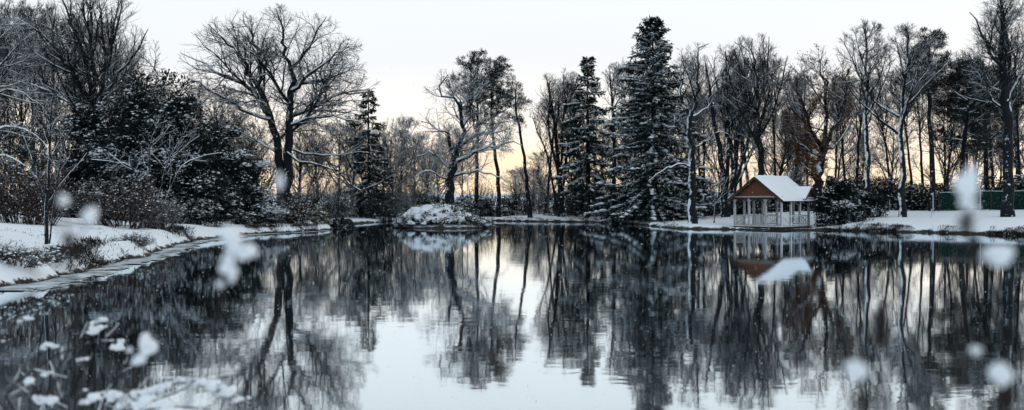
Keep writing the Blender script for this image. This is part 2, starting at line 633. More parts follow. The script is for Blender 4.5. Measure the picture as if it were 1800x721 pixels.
def children(rng, P, R, n, t0, t1, ang, ratio, K, wig, trop, env, rr=.02, rmin=.006, flat=0., fall=.6, Lmin=0.):
    N_, Kp = P.shape[:2]
    if N_ == 0:
        return P[:0, :1].repeat(K, 1), R[:0, :1].repeat(K, 1)
    plen = np.linalg.norm(np.diff(P, axis=1), axis=2).sum(1)
    i = np.repeat(np.arange(N_), n)
    j = np.tile(np.arange(n), N_)
    t = t0 + (t1 - t0) * (j + rng.random(len(i))) / n
    f = t * (Kp - 1); k = np.clip(f.astype(int), 0, Kp - 2); u = (f - k)[:, None]
    pos = P[i, k] * (1 - u) + P[i, k + 1] * u
    tn = nrmz(P[i, k + 1] - P[i, k])
    rp = R[i, k] * (1 - u[:, 0]) + R[i, k + 1] * u[:, 0]
    ref = np.where((np.abs(tn[:, 2]) > .9)[:, None], [1., 0, 0], [0, 0, 1.])
    a = nrmz(np.cross(tn, ref)); b = np.cross(tn, a)
    az = j * 2.4 + np.repeat(rng.random(N_) * 6.28, n) + rng.normal(0, .5, len(i))
    pp = np.cos(az)[:, None] * a + np.sin(az)[:, None] * b
    pp[:, 2] *= 1 - flat
    pp = nrmz(pp)
    an = rng.uniform(ang[0], ang[1], len(i))[:, None]
    d = np.cos(an) * tn + np.sin(an) * pp
    L = np.maximum(plen[i] * rng.uniform(ratio[0], ratio[1], len(i)) * (1 - fall * (t - t0) / max(t1 - t0, 1e-6)), Lmin)
    C0 = walk(rng, pos, d, L, K, wig, trop)
    C = clip_env(C0, env, .02)
    L = np.linalg.norm(np.diff(C, axis=1), axis=2).sum(1)
    keep = L > .38 * np.linalg.norm(np.diff(C0, axis=1), axis=2).sum(1)
    C, L, rp = C[keep], L[keep], rp[keep]
    if not len(C):
        return P[:0, :1].repeat(K, 1), R[:0, :1].repeat(K, 1)
    r0 = np.maximum(np.minimum(rp * .72, L * rr), rmin)
    return C, taper(r0, rmin * .8, K)


def snow_on(rng, P, R, rmin=.03, gap=.25):
    """snow lying along the top of the thicker limbs"""
    gs = []
    n, K = P.shape[:2]
    T = nrmz(np.gradient(P, axis=1))
    flatness = np.sqrt(np.clip(1 - T[..., 2] ** 2, 0, 1))
    keep = (R.max(1) > rmin) & (rng.random(n) > gap)
    S = R * np.clip(flatness * 1.35 - .25, 0, 1) * rng.uniform(.7, 1.1, R.shape) + .006
    Q = P + np.array([-.22, -.32, .92]) * (R * .62)[..., None]
    return Q[keep], S[keep]


def bare_tree(name, label, cat, base, h, env, r0, seed, trunks=None, limbs=(), n1=10, n2=10, n3=9, n4=8, t0=.3, ang=(.5, 1.0), trop1=.35,
              trop2=.15, wig=(.10, .14, .18, .2), bark='bark', twig='twig', rtw=.010, group=None, fall1=.45, lr=(.55, .85), snow=True,
              limb_parts=True, droop=0., split=True, flare=1.35, t1=.97):
    """trunk, main limbs, each a mesh of its own, crown of branches and twigs, snow lying on them"""
    rng = np.random.default_rng(seed)
    root = thing(name, base, label, cat, group)
    if trunks is None:
        lean = rng.normal(0, .02 * h, 2)
        trunks = [(np.array([[0, 0, -.3], [lean[0] * .3, 0, h * .3], [lean[0], lean[1], h * .62], [lean[0] * 1.2, lean[1], h * .97]]), r0, r0 * .1)]
    g = Geo()
    TP, TR = [], []
    for pts, ra, rb in trunks:
        P = resample(pts, 14)
        P[1:-1] += rng.normal(0, ra * .22, (12, 3)) * [1, 1, .2]
        R = taper(ra, rb, 14, .75)[0]
        R[0] *= flare; R[1] *= 1 + (flare - 1) * .3
        TP.append(P); TR.append(R)
    TP, TR = np.array(TP), np.array(TR)
    g.tubes(TP, TR, 10)
    g.obj('trunk', bark, root)
    L1, R1 = [], []
    for pts, ra, rb in limbs:
        P = resample(pts, 10)
        P[1:] += rng.normal(0, ra * .75, (9, 3))
        L1.append(P); R1.append(taper(ra, rb, 10)[0])
    L1 = np.array(L1).reshape(-1, 10, 3); R1 = np.array(R1).reshape(-1, 10)
    if n1:
        A, B = children(rng, TP, TR, n1, t0, t1, ang, lr, 10, wig[0], trop1, env, rr=.024, rmin=rtw * 1.6, fall=fall1)
        L1 = np.concatenate([L1, A]); R1 = np.concatenate([R1, B])
    if limb_parts:
        for q in range(len(L1)):
            gg = Geo(); gg.tubes(L1[q:q + 1], R1[q:q + 1], 7); gg.obj('limb', bark, root)
    cg = Geo()
    if not limb_parts:
        cg.tubes(L1, R1, 6)
    L2, R2 = children(rng, L1, R1, n2, .12, 1, (.35, 1.0), (.38, .75), 7, wig[1], trop2, env, rr=.018, rmin=rtw * 1.25)
    A2, B2 = children(rng, TP, TR, 16, max(.45, t0), 1, (.4, 1.0), (.10, .22), 7, wig[1], trop2 + .2, env, rr=.018, rmin=rtw * 1.25, fall=.5)
    L2 = np.concatenate([L2, A2]); R2 = np.concatenate([R2, B2])
    cg.tubes(L2, R2, 4)
    src, sr_ = L2, R2
    L3, R3 = children(rng, L2, R2, n3, .1, 1, (.35, 1.0), (.38, .75), 4, wig[2], trop2 - droop, env, rr=.016, rmin=rtw, Lmin=.4)
    cg.tubes(L3, R3, 3)
    if n4:
        L4, R4 = children(rng, L3, R3, n4, .1, 1, (.3, .95), (.4, .8), 2, wig[3], trop2 - droop * 1.5, None, rr=.014, rmin=rtw * .85, Lmin=.24, fall=.4)
        cg.tubes(L4, R4, 3)
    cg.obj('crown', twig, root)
    if snow:
        sg = Geo()
        for P, R, s_, q in ((TP, TR, 6, 0), (L1, R1, 5, .05), (L2, R2, 3, .2)):
            Q, S = snow_on(rng, P, R, rtw * 1.5, q)
            sg.tubes(Q, S, s_)
        sg.obj('snow', 'snow', root)
    return root, (TP, TR, L1, R1, L2, R2, L3, R3)


def env_of(base, Y, x0, x1, ytop, ybot, depth=None):
    """crown envelope in the tree's own coordinates from its outline"""
    a, b = at(x0, ytop, Y), at(x1, ybot, Y)
    c = np.array([(a[0] + b[0]) / 2 - base[0], 0, (a[2] + b[2]) / 2 - base[2]])
    r = np.array([(b[0] - a[0]) / 2, depth or (b[0] - a[0]) / 2, (a[2] - b[2]) / 2])
    return c, r


def stand(px, Y):
    x = (px - 900) / F * Y
    return np.array([x, Y, gzp(x, Y) - .05])


def loc_px(base, Y, pts):
    """points (px, py, depth offset) into the tree's own coordinates"""
    return np.array([at(p[0], p[1], Y + (p[2] if len(p) > 2 else 0)) - base for p in pts])


# ------------------------------------------------------------------ conifers and evergreen shrubs
def spruce(name, label, base, h, rb, seed, nb=150, needle='needle', snow_amt=1.0, zlow=.06, droop=.35, group=None, shape=.85, extra=(), lump=1.0):
    rng = np.random.default_rng(seed)
    root = thing(name, base, label, 'tree', group)
    g = Geo()
    P = resample([[0, 0, -.2], [.05, 0, h * .4], [-.03, .02, h * .75], [0, 0, h]], 12)[None]
    g.tubes(P, taper(h * .018, .012, 12, .8), 8)
    g.obj('trunk', 'bark', root)
    u = (np.arange(nb) + rng.random(nb)) / nb
    z = h * (zlow + (1 - zlow) * u ** 1.05) * .985
    az = np.arange(nb) * 2.399 + rng.normal(0, .4, nb)
    R = rb * np.clip(1 - (z / h), 0.0, 1) ** shape * np.where(rng.random(nb) < .35, rng.uniform(.95, 1.22, nb), rng.uniform(.5, .95, nb)) + .12
    d0 = np.stack([np.cos(az), np.sin(az), -.05 + .55 * (z / h) ** 2 + rng.normal(0, .08, nb)], 1)
    B = walk(rng, np.stack([0 * z, 0 * z, z], 1), d0, R, 7, .05, 0)
    s_ = np.linspace(0, 1, 7)
    B[:, :, 2] -= (droop * R * (1 - .4 * z / h))[:, None] * (s_ ** 1.5 - .35 * s_ ** 4)[None]
    for px_, pz, dx in extra:                                    # a limb that sticks out
        E = resample([[0, 0, pz], [dx * .5, -.3, pz + .1], [dx, -.5, pz - .05]], 7)[None]
        B = np.concatenate([B, E]); R = np.r_[R, abs(dx)]
    bg_ = Geo(); bg_.tubes(B, taper(np.maximum(R * .016, .015), .008, 7), 4); bg_.obj('branches', 'bark', root)
    # side twigs then needle sprays
    T, TR = children(rng, B, taper(np.full(len(B), .02), .008, 7), 16, .10, 1, (.6, 1.1), (.25, .5), 4, .06, -.35, None, flat=.75, fall=.65, Lmin=.25)
    lg = R > np.quantile(R, .45)
    T2, _ = children(rng, B[lg], taper(np.full(lg.sum(), .02), .008, 7), 18, .2, 1, (.6, 1.2), (.2, .42), 4, .06, -.35, None, flat=.75, fall=.65, Lmin=.25)
    T = np.concatenate([T, T2, B[:, 3:7]])
    n = len(T)
    ng = Geo()
    m = 7
    i = np.repeat(np.arange(n), m); t = rng.random(n * m)
    f = t * 3; k = np.clip(f.astype(int), 0, 2); w = (f - k)[:, None]
    p = T[i, k] * (1 - w) + T[i, k + 1] * w
    d = nrmz(T[i, k + 1] - T[i, k]) + rng.normal(0, .4, (n * m, 3)) * [1, 1, .6] + [0, 0, -.12]
    ng.blades(p, d, rng.uniform(.22, .46, n * m), rng.uniform(.09, .17, n * m), rng, roll=.3)
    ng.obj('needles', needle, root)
    # snow lying along the boughs, heavy on some and slid off others
    cnt = 11
    i = np.repeat(np.arange(len(B)), cnt); t = np.tile(np.linspace(.22, 1.0, cnt), len(B)) + rng.normal(0, .03, len(i))
    f = np.clip(t, 0, 1) * 6; k = np.clip(f.astype(int), 0, 5); w = (f - k)[:, None]
    p = B[i, k] * (1 - w) + B[i, k + 1] * w + rng.normal(0, .07, (len(i), 3)) * [1, 1, .3] + [0, 0, .06]
    tn = B[i, k + 1] - B[i, k]
    cl = .5 + .5 * np.sin(p[:, 0] * 1.1 + seed) * np.sin(p[:, 2] * .8 + p[:, 1])
    load = np.repeat(rng.random(len(B)) ** .8, cnt)
    ok = load * (.45 + cl) > 1.02 - .42 * snow_amt
    p, tn = p[ok], tn[ok]
    Rl = np.sqrt(np.repeat(R, cnt)[ok] / R.max())
    q = len(p)
    sg = Geo()
    sg.lumps(p, rng.uniform(.16, .36, q) * Rl * lump, rng.uniform(.10, .22, q) * Rl * lump, rng.uniform(.05, .10, q) * Rl * lump, rng, np.arctan2(tn[:, 1], tn[:, 0]))
    sg.obj('snow', 'snow', root)
    return root


def pine(name, label, base, h, env, seed, r0=.28, trunks=None, n1=16, t0=.55, snow_amt=.5, needle='needle_dark', tuft=26, bl=(.22, .42), group=None, bark='bark'):
    root, (TP, TR, L1, R1, L2, R2, L3, R3) = bare_tree(name, label, 'tree', base, h, env, r0, seed, trunks=trunks, n1=n1, n2=7, n3=4, n4=0, t0=t0,
                                                      ang=(.9, 1.5), trop1=.15, trop2=.1, lr=(.25, .45), fall1=.35, bark=bark, group=group, limb_parts=False)
    rng = np.random.default_rng(seed + 7)
    inside = np.linalg.norm((L3[:, -1] - env[0]) / env[1], axis=1) < 1.25
    src = L3[inside]
    n = len(src)
    i = np.repeat(np.arange(n), tuft)
    t = rng.uniform(.35, 1, len(i))[:, None]
    p = src[i, 1] * (1 - t) + src[i, -1] * t + rng.normal(0, .13, (len(i), 3)) * [1, 1, .5]
    d = nrmz(src[i, -1] - src[i, 0]) * .5 + rng.normal(0, .6, (len(i), 3)) + [0, 0, .25]
    g = Geo()
    g.blades(p, d, rng.uniform(*bl, len(i)), rng.uniform(.035, .07, len(i)), rng)
    g.obj('needles', needle, root)
    q = rng.choice(n, int(n * snow_amt)) if n else []
    sg = Geo()
    sg.lumps(src[q, -1] + [0, 0, .10], rng.uniform(.12, .28, len(q)), rng.uniform(.08, .16, len(q)), rng.uniform(.03, .07, len(q)), rng)
    sg.obj('needle_snow', 'snow', root)
    return root


def leafy(name, label, base, wx, wy, h, seed, nclump=70, per=170, leaf='leaf', ls=(.10, .22), snow_amt=.5, group=None, cat='shrub', stems=14, twigs='twig_snowy', clump=.7, lump=(.08, .2), low=.0):
    """evergreen shrub: stems, leaf clumps spread through its dome with gaps between, snow on the tops of the clumps"""
    rng = np.random.default_rng(seed)
    root = thing(name, base, label, cat, group)
    a = rng.uniform(0, 2 * pi, nclump); v = rng.uniform(low, 1, nclump)
    rr = np.sqrt(np.clip(1 - v ** 2, 0, 1)); dep = np.where(np.arange(nclump) % 4 == 0, rng.uniform(.3, .7, nclump), rng.uniform(.62, 1.0, nclump) ** .6)
    c = np.stack([np.cos(a) * rr * wx * dep, np.sin(a) * rr * wy * dep, np.maximum(v * h * dep, .15)], 1)
    c += rng.normal(0, .06, c.shape) * [wx, wy, h]
    c[:, 2] = np.maximum(c[:, 2], .1)
    sg = Geo()
    q = min(stems, nclump)
    P = np.stack([resample([[rng.normal(0, .12 * wx), rng.normal(0, .12 * wy), -.1], c[k] * [.45, .45, .5] + rng.normal(0, .1, 3), c[k]], 7) for k in range(q)])
    sg.tubes(P, taper(np.full(q, .05 * (h / 4) ** .5), .012, 7), 5)
    S2, SR = children(rng, P, taper(np.full(q, .05), .012, 7), 7, .4, 1, (.3, .9), (.2, .4), 5, .1, .1, None)
    sg.tubes(S2, SR, 3)
    sg.obj('stems', twigs, root)
    cs = clump * rng.uniform(.6, 1.25, nclump)
    i = np.repeat(np.arange(nclump), per)
    o = rng.normal(size=(len(i), 3)); o = nrmz(o) * (rng.random(len(i)) ** .45)[:, None]
    p = c[i] + o * cs[i][:, None] * [1, 1, .62]
    p[:, 2] = np.maximum(p[:, 2], .03)
    d = o + rng.normal(0, .5, o.shape) + [0, 0, .1]
    L = rng.uniform(*ls, len(i))
    g = Geo(); g.blades(p, d, L, L * rng.uniform(.42, .65, len(i)), rng)
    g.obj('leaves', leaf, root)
    m = int(nclump * 14 * snow_amt)
    wgt = np.clip(.5 + .9 * np.sin(c[:, 0] * 1.7 + seed) * np.sin(c[:, 2] * 1.9 + c[:, 1] * 1.3) + rng.normal(0, .3, nclump), .03, None) ** 2
    i = rng.choice(nclump, m, p=wgt / wgt.sum())
    o = nrmz(rng.normal(size=(m, 3)) * .8 + [-.25, -.40, .75])
    o[:, 2] = np.abs(o[:, 2])
    p = c[i] + o * cs[i][:, None] * [1, 1, .66] * rng.uniform(.6, 1.05, m)[:, None]
    s_ = rng.uniform(*lump, m)
    g = Geo(); g.lumps(p, s_, s_ * rng.uniform(.6, .95, m), s_ * rng.uniform(.3, .5, m), rng)
    g.obj('snow', 'snow', root)
    return root


def twiggy(name, label, base, wx, wy, h, seed, ns=60, n2=9, n3=5, twig='twig_snowy', group=None, cat='shrub', rt=.010, snow_amt=0., buds=0, spread=.75):
    """bare bush of many stems"""
    rng = np.random.default_rng(seed)
    root = thing(name, base, label, cat, group)
    a = rng.uniform(0, 2 * pi, ns)
    p0 = np.stack([np.cos(a) * wx * .5 * np.sqrt(rng.random(ns)), np.sin(a) * wy * .5 * np.sqrt(rng.random(ns)), np.full(ns, -.1)], 1)
    d = np.stack([np.cos(a) * spread * wx / h, np.sin(a) * spread * wy / h, np.full(ns, 1.)], 1) * rng.uniform(.3, 1, (ns, 1)) ** [[1, 1, 0]]
    env = (np.array([0, 0, h * .3]), np.array([wx, wy, h * .72]))
    P = clip_env(walk(rng, p0, d, np.full(ns, h) * rng.uniform(.7, 1.25, ns), 8, .12, -.1), env)
    R = taper(np.full(ns, rt * 2.2), rt, 8)
    g = Geo(); g.tubes(P, R, 4); g.obj('stems', twig, root)
    A, B = children(rng, P, R, n2, .1, 1, (.3, .9), (.2, .5), 5, .15, .05, env, rmin=rt * .8, Lmin=.2)
    c = Geo(); c.tubes(A, B, 3)
    A3, B3 = children(rng, A, B, n3, .1, 1, (.3, 1.), (.3, .7), 3, .2, 0, None, rmin=rt * .7, Lmin=.12)
    c.tubes(A3, B3, 3)
    c.obj('twigs', twig, root)
    if buds:
        i = rng.integers(0, len(A3), buds)
        g = Geo(); g.blades(A3[i, -1], rng.normal(0, 1, (buds, 3)), rng.uniform(.05, .13, buds), rng.uniform(.03, .07, buds), rng); g.obj('leaves', 'heather', root)
    if snow_amt:
        m = int(len(A) * snow_amt); i = rng.integers(0, len(A), m)
        ok = A[i, -1, 2] > 0
        q = A[i, -1][ok]; m = len(q)
        s_ = rng.uniform(.03, .085, m)
        g = Geo(); g.lumps(q, s_, s_ * .8, s_ * .6, rng); g.obj('snow', 'snow', root)
    return root



# ================================================================== the wood, tree by tree
def bare(label, px, Y, ytop, x0, x1, ybot, r0, seed, name='bare_tree', dy=None, **kw):
    base = stand(px, Y)
    h = at(px, ytop, Y)[2] - base[2]
    env = env_of(base, Y, x0, x1, ytop, ybot, dy)
    tr = kw.pop('tr', None); li = kw.pop('li', None)
    if tr:
        kw['trunks'] = [(loc_px(base, Y, p), a, b) for p, a, b in tr]
        for p, _, _ in kw['trunks']:
            p[0][2] = min(p[0][2], -.3)
    if li:
        kw['limbs'] = [(loc_px(base, Y, p), a, b) for p, a, b in li]
    return bare_tree(name, label, 'tree', base, h, env, r0, seed, **kw)[0]


# --- left bank
bare('large spreading bare tree behind the big dark evergreen on the left bank', 172, 76, -25, 10, 272, 235, .42, 11, name='spreading_tree', dy=5.2,
     tr=[([(172, 400), (168, 300), (165, 235), (160, 180, .2)], .52, .34)],
     li=[([(162, 190), (130, 130, -.6), (80, 70, -1.2), (30, 30, -1.5)], .17, .03), ([(163, 185), (150, 110, .8), (120, 30, 1.2), (95, -30, 1.5)], .18, .03),
         ([(160, 180), (163, 100, -.5), (150, 20, -.8), (140, -40, -1)], .17, .03), ([(163, 182), (190, 110, .5), (205, 40, 1), (215, -10, 1.2)], .18, .03),
         ([(166, 190), (205, 140, -.8), (240, 90, -1.3), (262, 50, -1.5)], .15, .03), ([(167, 200), (215, 170, .8), (255, 140, 1.5), (275, 110, 2)], .13, .03),
         ([(164, 215), (110, 175, 1), (60, 150, 1.8), (15, 140, 2.2)], .13, .03)],
     n1=5, t0=.7, n2=12, n3=9, n4=5, trop1=.5, trop2=.25)
bare('bare tree with long drooping snowy limbs at the left edge of the photo', -40, 56, -40, -190, 75, 330, .34, 12, name='spreading_tree', dy=3.5,
     li=[([(-40, 250), (0, 225, -.5), (45, 232, -1), (85, 262, -1.4)], .10, .02), ([(-40, 200), (5, 160, .5), (40, 165, 1), (80, 190, 1.5)], .10, .02),
         ([(-40, 290), (0, 270, -.8), (40, 290, -1.5), (70, 320, -2)], .08, .02)],
     n1=12, n2=9, n3=8, n4=5, t0=.3, ang=(.6, 1.2), twig='twig_snowy')
leafy('broad_evergreen', 'largest dark evergreen, a broad leafy dome of green black foliage on the left bank', stand(272, 71), 4.6, 3.4, 10.3, 21,
      nclump=210, per=220, ls=(.16, .34), snow_amt=1.15, clump=1.4, lump=(.06, .21), stems=26, cat='evergreen')
leafy('broad_evergreen', 'lower dark evergreen sloping down from the right side of the largest evergreen', stand(375, 77), 3.6, 2.2, 7.4, 24, nclump=110, per=230, ls=(.16, .34), snow_amt=1.6, clump=1.0, lump=(.06, .21), stems=18, cat='evergreen')
leafy('broad_evergreen', 'dark evergreen shoulder on the left side of the largest evergreen', stand(165, 72), 2.6, 2.0, 8.4, 25, nclump=80, per=220, ls=(.16, .34), snow_amt=1.4, clump=.9, lump=(.06, .20), stems=14, cat='evergreen')
# pale snowy boughs in front of it
bare('low snow coated shrub of fanning pale boughs in front of the largest evergreen', 268, 62, 205, 170, 380, 330, .10, 22, name='fanning_shrub', dy=1.0,
     tr=[([(268, 345), (290, 300, -.3), (312, 255, -.5), (335, 215, -.6)], .05, .015), ([(270, 345), (315, 300, -.4), (355, 275, -.7), (392, 268, -.9)], .05, .012),
         ([(266, 345), (262, 290), (268, 240, -.2), (290, 190, -.3)], .04, .012), ([(264, 345), (235, 300, -.3), (200, 285, -.5), (160, 280, -.6)], .04, .012)],
     n1=4, n2=4, n3=3, n4=2, t0=.3, twig='twig_snowy', bark='bark_plastered', rtw=.009, flare=1.0)
twiggy('twiggy_shrub', 'dense reddish twiggy shrub flecked with snow below the largest evergreen', stand(215, 55), 3.3, 1.8, 3.1, 31, ns=90, n2=8, n3=5, twig='twig_red', snow_amt=.45, buds=3500)
twiggy('twiggy_shrub', 'tall tangled twiggy shrub at the left edge behind the young bare tree', stand(50, 50), 2.8, 1.6, 3.9, 32, ns=90, n2=8, n3=4, twig='twig_red', snow_amt=.3, buds=2500)
twiggy('twiggy_shrub', 'small rounded snowy twig bush spilling onto the left bank below the reddish shrub', stand(280, 57), 1.8, 1.3, 1.9, 33, ns=70, n2=8, n3=4, twig='twig_snowy', snow_amt=.7, buds=1500)
leafy('evergreen_shrub', 'dark evergreen shrub filling the gap at the left edge beneath the drooping limbs', stand(5, 62), 3.6, 2.2, 6.0, 34, nclump=70, per=170, snow_amt=.4)
leafy('evergreen_shrub', 'dark evergreen shrub between the spreading tree trunk and the left edge', stand(105, 74), 4.2, 2.4, 7.8, 35, nclump=80, per=180, snow_amt=.4)
bare('slender young bare tree with pale snowy stem standing alone on the left bank', 83, 37.5, 172, 30, 130, 330, .075, 41, name='young_tree',
     tr=[([(83, 412), (82, 360), (86, 290), (88, 225, .1), (92, 172)], .075, .012), ([(84, 395), (72, 330, .3), (60, 270, .5), (50, 215, .6)], .04, .008),
         ([(84, 380), (100, 320, -.3), (112, 260, -.4), (120, 215, -.5)], .035, .008)],
     n1=9, n2=5, n3=4, n4=2, t0=.25, ang=(.4, .8), trop1=.7, bark='bark_plastered', twig='twig', rtw=.006, flare=1.2)
leafy('evergreen_shrub', 'snow laden evergreen shrub between the largest evergreen and the twin trunked tree', stand(430, 78), 2.7, 1.8, 6.4, 42, nclump=80, per=170, ls=(.12, .26), snow_amt=2.6, clump=.8, lump=(.08, .24))
leafy('evergreen_shrub', 'dark evergreen shrub at the foot of the largest evergreen, right of the reddish shrub', stand(375, 73), 2.4, 1.4, 4.0, 43, nclump=60, per=170, snow_amt=.5)
twiggy('twiggy_shrub', 'low snowy bush at the point of the left bank under the twin trunked tree', stand(515, 81), 2.0, 1.2, 2.5, 44, ns=80, n2=8, n3=4, twig='twig_red', snow_amt=.9, buds=1800)
twiggy('twiggy_shrub', 'snowy bush behind the left bank point beside the snow laden evergreen', stand(468, 79), 2.0, 1.2, 2.8, 45, ns=70, n2=8, n3=4, twig='twig_snowy', snow_amt=.6, buds=1200)
leafy('olive_shrub', 'small olive green shrub at the tip of the left bank', stand(560, 82), .9, .8, 1.7, 46, nclump=24, per=90, leaf='leaf_olive', ls=(.10, .2), snow_amt=.8, clump=.32)
leafy('waterside_shrub', 'low dark shrub overhanging the water just past the left bank tip', stand(594, 85), 1.5, .9, 1.0, 47, nclump=26, per=120, snow_amt=1.0, clump=.4, lump=(.05, .14))

bare('great twin trunked bare tree with a wide domed crown behind the left bank point', 503, 84, 14, 318, 660, 250, .5, 51, name='twin_trunk_tree', dy=6.2,
     tr=[([(497, 398), (494, 300), (484, 240), (470, 185, -.3), (452, 150, -.5)], .42, .20), ([(508, 398), (506, 300), (508, 230), (513, 175, .4), (510, 120, .4)], .46, .18)],
     li=[([(452, 150, -.5), (430, 110, -1), (400, 75, -1.5), (370, 45, -2)], .2, .03), ([(452, 152, -.5), (455, 100, .4), (440, 60, 1), (425, 25, 1.5)], .2, .03),
         ([(470, 185, -.3), (425, 150, .8), (375, 120, 1.6), (325, 95, 2.2)], .19, .03), ([(476, 210, -.2), (430, 195, -1), (380, 165, -2), (335, 135, -2.5)], .15, .03),
         ([(510, 120, .4), (500, 80, .2), (492, 45, 0), (487, 18, 0)], .17, .03), ([(511, 130, .4), (540, 85, .9), (560, 50, 1.5), (575, 28, 2)], .18, .03),
         ([(513, 160, .4), (550, 130, -.6), (585, 95, -1.5), (610, 75, -2)], .17, .03), ([(510, 205, .2), (555, 185, .8), (600, 165, 1.6), (650, 160, 2.2)], .18, .03),
         ([(508, 222, 0), (545, 210, -1), (590, 205, -2), (635, 215, -2.6)], .15, .03),
         ([(505, 268, -.2), (545, 285, -1), (590, 298, -1.6), (625, 330, -2), (640, 334, -2.1), (672, 318, -2.3), (712, 300, -2.4)], .12, .02),
         ([(506, 262, .3), (550, 272, .8), (600, 272, 1.5), (650, 268, 2)], .1, .02), ([(492, 270, 0), (450, 250, .6), (420, 235, 1.2), (385, 240, 1.6)], .12, .02)],
     n1=4, t0=.55, n2=13, n3=10, n4=5, trop1=.2, trop2=.1, droop=.10, wig=(.12, .17, .2, .2))
twiggy('twiggy_shrub', 'leafless thicket bush under the long low limb of the twin trunked tree', stand(575, 94), 3.0, 2, 4.6, 52, ns=80, n2=8, n3=4, twig='twig', snow_amt=.3)
spruce('dark_conifer', 'feathery dark conifer just right of the twin trunked tree', stand(648, 106), 13.7, 3.4, 61, nb=54, snow_amt=1.7, zlow=.12, needle='needle', droop=.5, shape=.6)

# --- islet
leafy('islet_bush', 'snow covered domed bush on the islet in front of the far bank', np.array([-6.2, 83.3, .15]), 3.4, 1.9, 1.75, 71, nclump=110, per=120, leaf='heather', ls=(.08, .2),
      snow_amt=1.2, clump=.50, lump=(.03, .075), stems=20)
islet = [o for o in bpy.data.objects if o.name == 'islet_bush'][0]


def snow_cap(parent, wx, wy, h, seed, cut, name='snow_cover'):
    """snow bridged over the twigs of a dense bush: a lumpy sheet with ragged holes"""
    rg = np.random.default_rng(seed)
    nu, nv = 150, 46
    u, v = np.meshgrid(np.arange(nu) * 2 * pi / nu, np.linspace(.02, 1.5, nv), indexing='ij')
    d = np.stack([np.sin(v) * np.cos(u), np.sin(v) * np.sin(u), np.cos(v)], -1)
    ph = rg.uniform(0, 6.28, (14, 3)); fr = rg.normal(0, 1, (14, 3)) * np.r_[np.full(5, 4.), np.full(9, 10.)][:, None]
    w = sum(np.sin((d * fr[k]).sum(-1) + ph[k, 0]) * (.34 if k < 5 else .27) for k in range(14))
    P = d * (1 + .04 * w[..., None] + rg.normal(0, .012, w.shape)[..., None]) * [wx, wy, h] + np.array([0, 0, .06])
    mask = d[..., 2] * 1.5 - .25 * d[..., 0] - .35 * d[..., 1] + .55 * w + rg.normal(0, .28, w.shape) > cut
    i = np.arange(nu * nv).reshape(nu, nv)
    a_ = i[:, :-1]; b_ = np.roll(i, -1, 0)[:, :-1]; c_ = np.roll(i, -1, 0)[:, 1:]; d_ = i[:, 1:]
    q = np.stack([a_, d_, c_, b_], -1)[mask[:, :-1]]
    g = Geo(); g.add(P, q)
    g.add(P * .94, q[:, ::-1])
    o = g.obj(name, 'snow', parent); o['kind'] = 'stuff'
    return o


snow_cap(islet, 3.3, 1.9, 1.80, 4, .95)
twiggy('twiggy_shrub', 'dark twigs poking up through the snowy islet bush', np.array([-6.0, 83.4, .2]), 3.3, 1.7, 2.15, 75, ns=60, n2=6, n3=3, twig='twig', rt=.006, spread=.9)
leafy('islet_bush', 'smaller dark bush on the right end of the islet with a snowy cap', np.array([-3.6, 83.6, .1]), 1.5, 1.2, 1.15, 72, nclump=44, per=120, leaf='heather', ls=(.08, .2), snow_amt=1.6, clump=.40, lump=(.08, .2))
leafy('islet_bush', 'low dark bush on the left end of the islet with little snow', np.array([-9.0, 84.2, .1]), 1.3, 1.0, 1.0, 73, nclump=36, per=110, leaf='heather', ls=(.08, .2), snow_amt=.9, clump=.38, lump=(.06, .16))
bare('thin white curving saplings leaning out of the islet bush', 782, 84.5, 290, 735, 830, 380, .05, 74, name='sapling', dy=.8,
     tr=[([(785, 372), (765, 350), (752, 320, -.2), (748, 290, -.3)], .035, .01), ([(788, 374), (778, 350, .2), (762, 330, .3), (750, 322, .4)], .03, .01),
         ([(795, 372), (812, 358, -.2), (826, 350, -.3), (834, 342, -.3)], .03, .01), ([(822, 376), (822, 340), (823, 300, .1), (824, 280, .1)], .035, .01)],
     n1=2, n2=3, n3=2, n4=0, bark='bark_plastered', twig='twig_snowy', rtw=.009, flare=1.0)

# --- far bank, centre
bare('gnarled oak with thick twisting snow covered limbs rising behind the islet bush', 790, 90, 112, 728, 910, 330, .5, 81, name='oak_tree', dy=4.5,
     tr=[([(788, 384), (790, 335), (798, 285), (805, 255)], .50, .30)],
     li=[([(803, 262), (815, 225), (808, 190, -.4), (800, 170, -.4), (782, 163, -.6), (776, 148, -.6), (783, 138, -.5)], .24, .04),
         ([(812, 225, 0), (826, 190, .5), (832, 150, .8), (838, 115, 1)], .16, .03), ([(800, 275), (786, 240, -.6), (768, 225, -1), (745, 215, -1.2)], .17, .03),
         ([(803, 268), (830, 240, .6), (862, 232, 1), (900, 225, 1.2)], .18, .03), ([(800, 285), (840, 268, -1), (880, 252, -1.5), (912, 250, -1.7)], .18, .03),
         ([(796, 300), (770, 275, .8), (748, 268, 1.5), (732, 285, 1.8)], .14, .03), ([(795, 310), (835, 300, -1), (870, 308, -1.6), (895, 322, -2)], .13, .03),
         ([(792, 320), (765, 305, -.8), (742, 300, -1.5), (728, 310, -1.8)], .10, .02)],
     n1=3, n2=12, n3=8, n4=5, t0=.6, trop1=.1, trop2=.05, droop=.1, wig=(.2, .25, .25, .2), bark='bark', twig='twig_snowy')


def pine_at(label, px, Y, ytop, x0, x1, ybot, seed, name='pine_tree', tr=None, **kw):
    base = stand(px, Y)
    h = at(px, ytop, Y)[2] - base[2]
    env = env_of(base, Y, x0, x1, ytop, ybot, kw.pop('dy', None))
    if tr:
        kw['trunks'] = [(loc_px(base, Y, p), a, b) for p, a, b in tr]
        for p, _, _ in kw['trunks']:
            p[0][2] = min(p[0][2], -.3)
    return pine(name, label, base, h, env, seed, **kw)


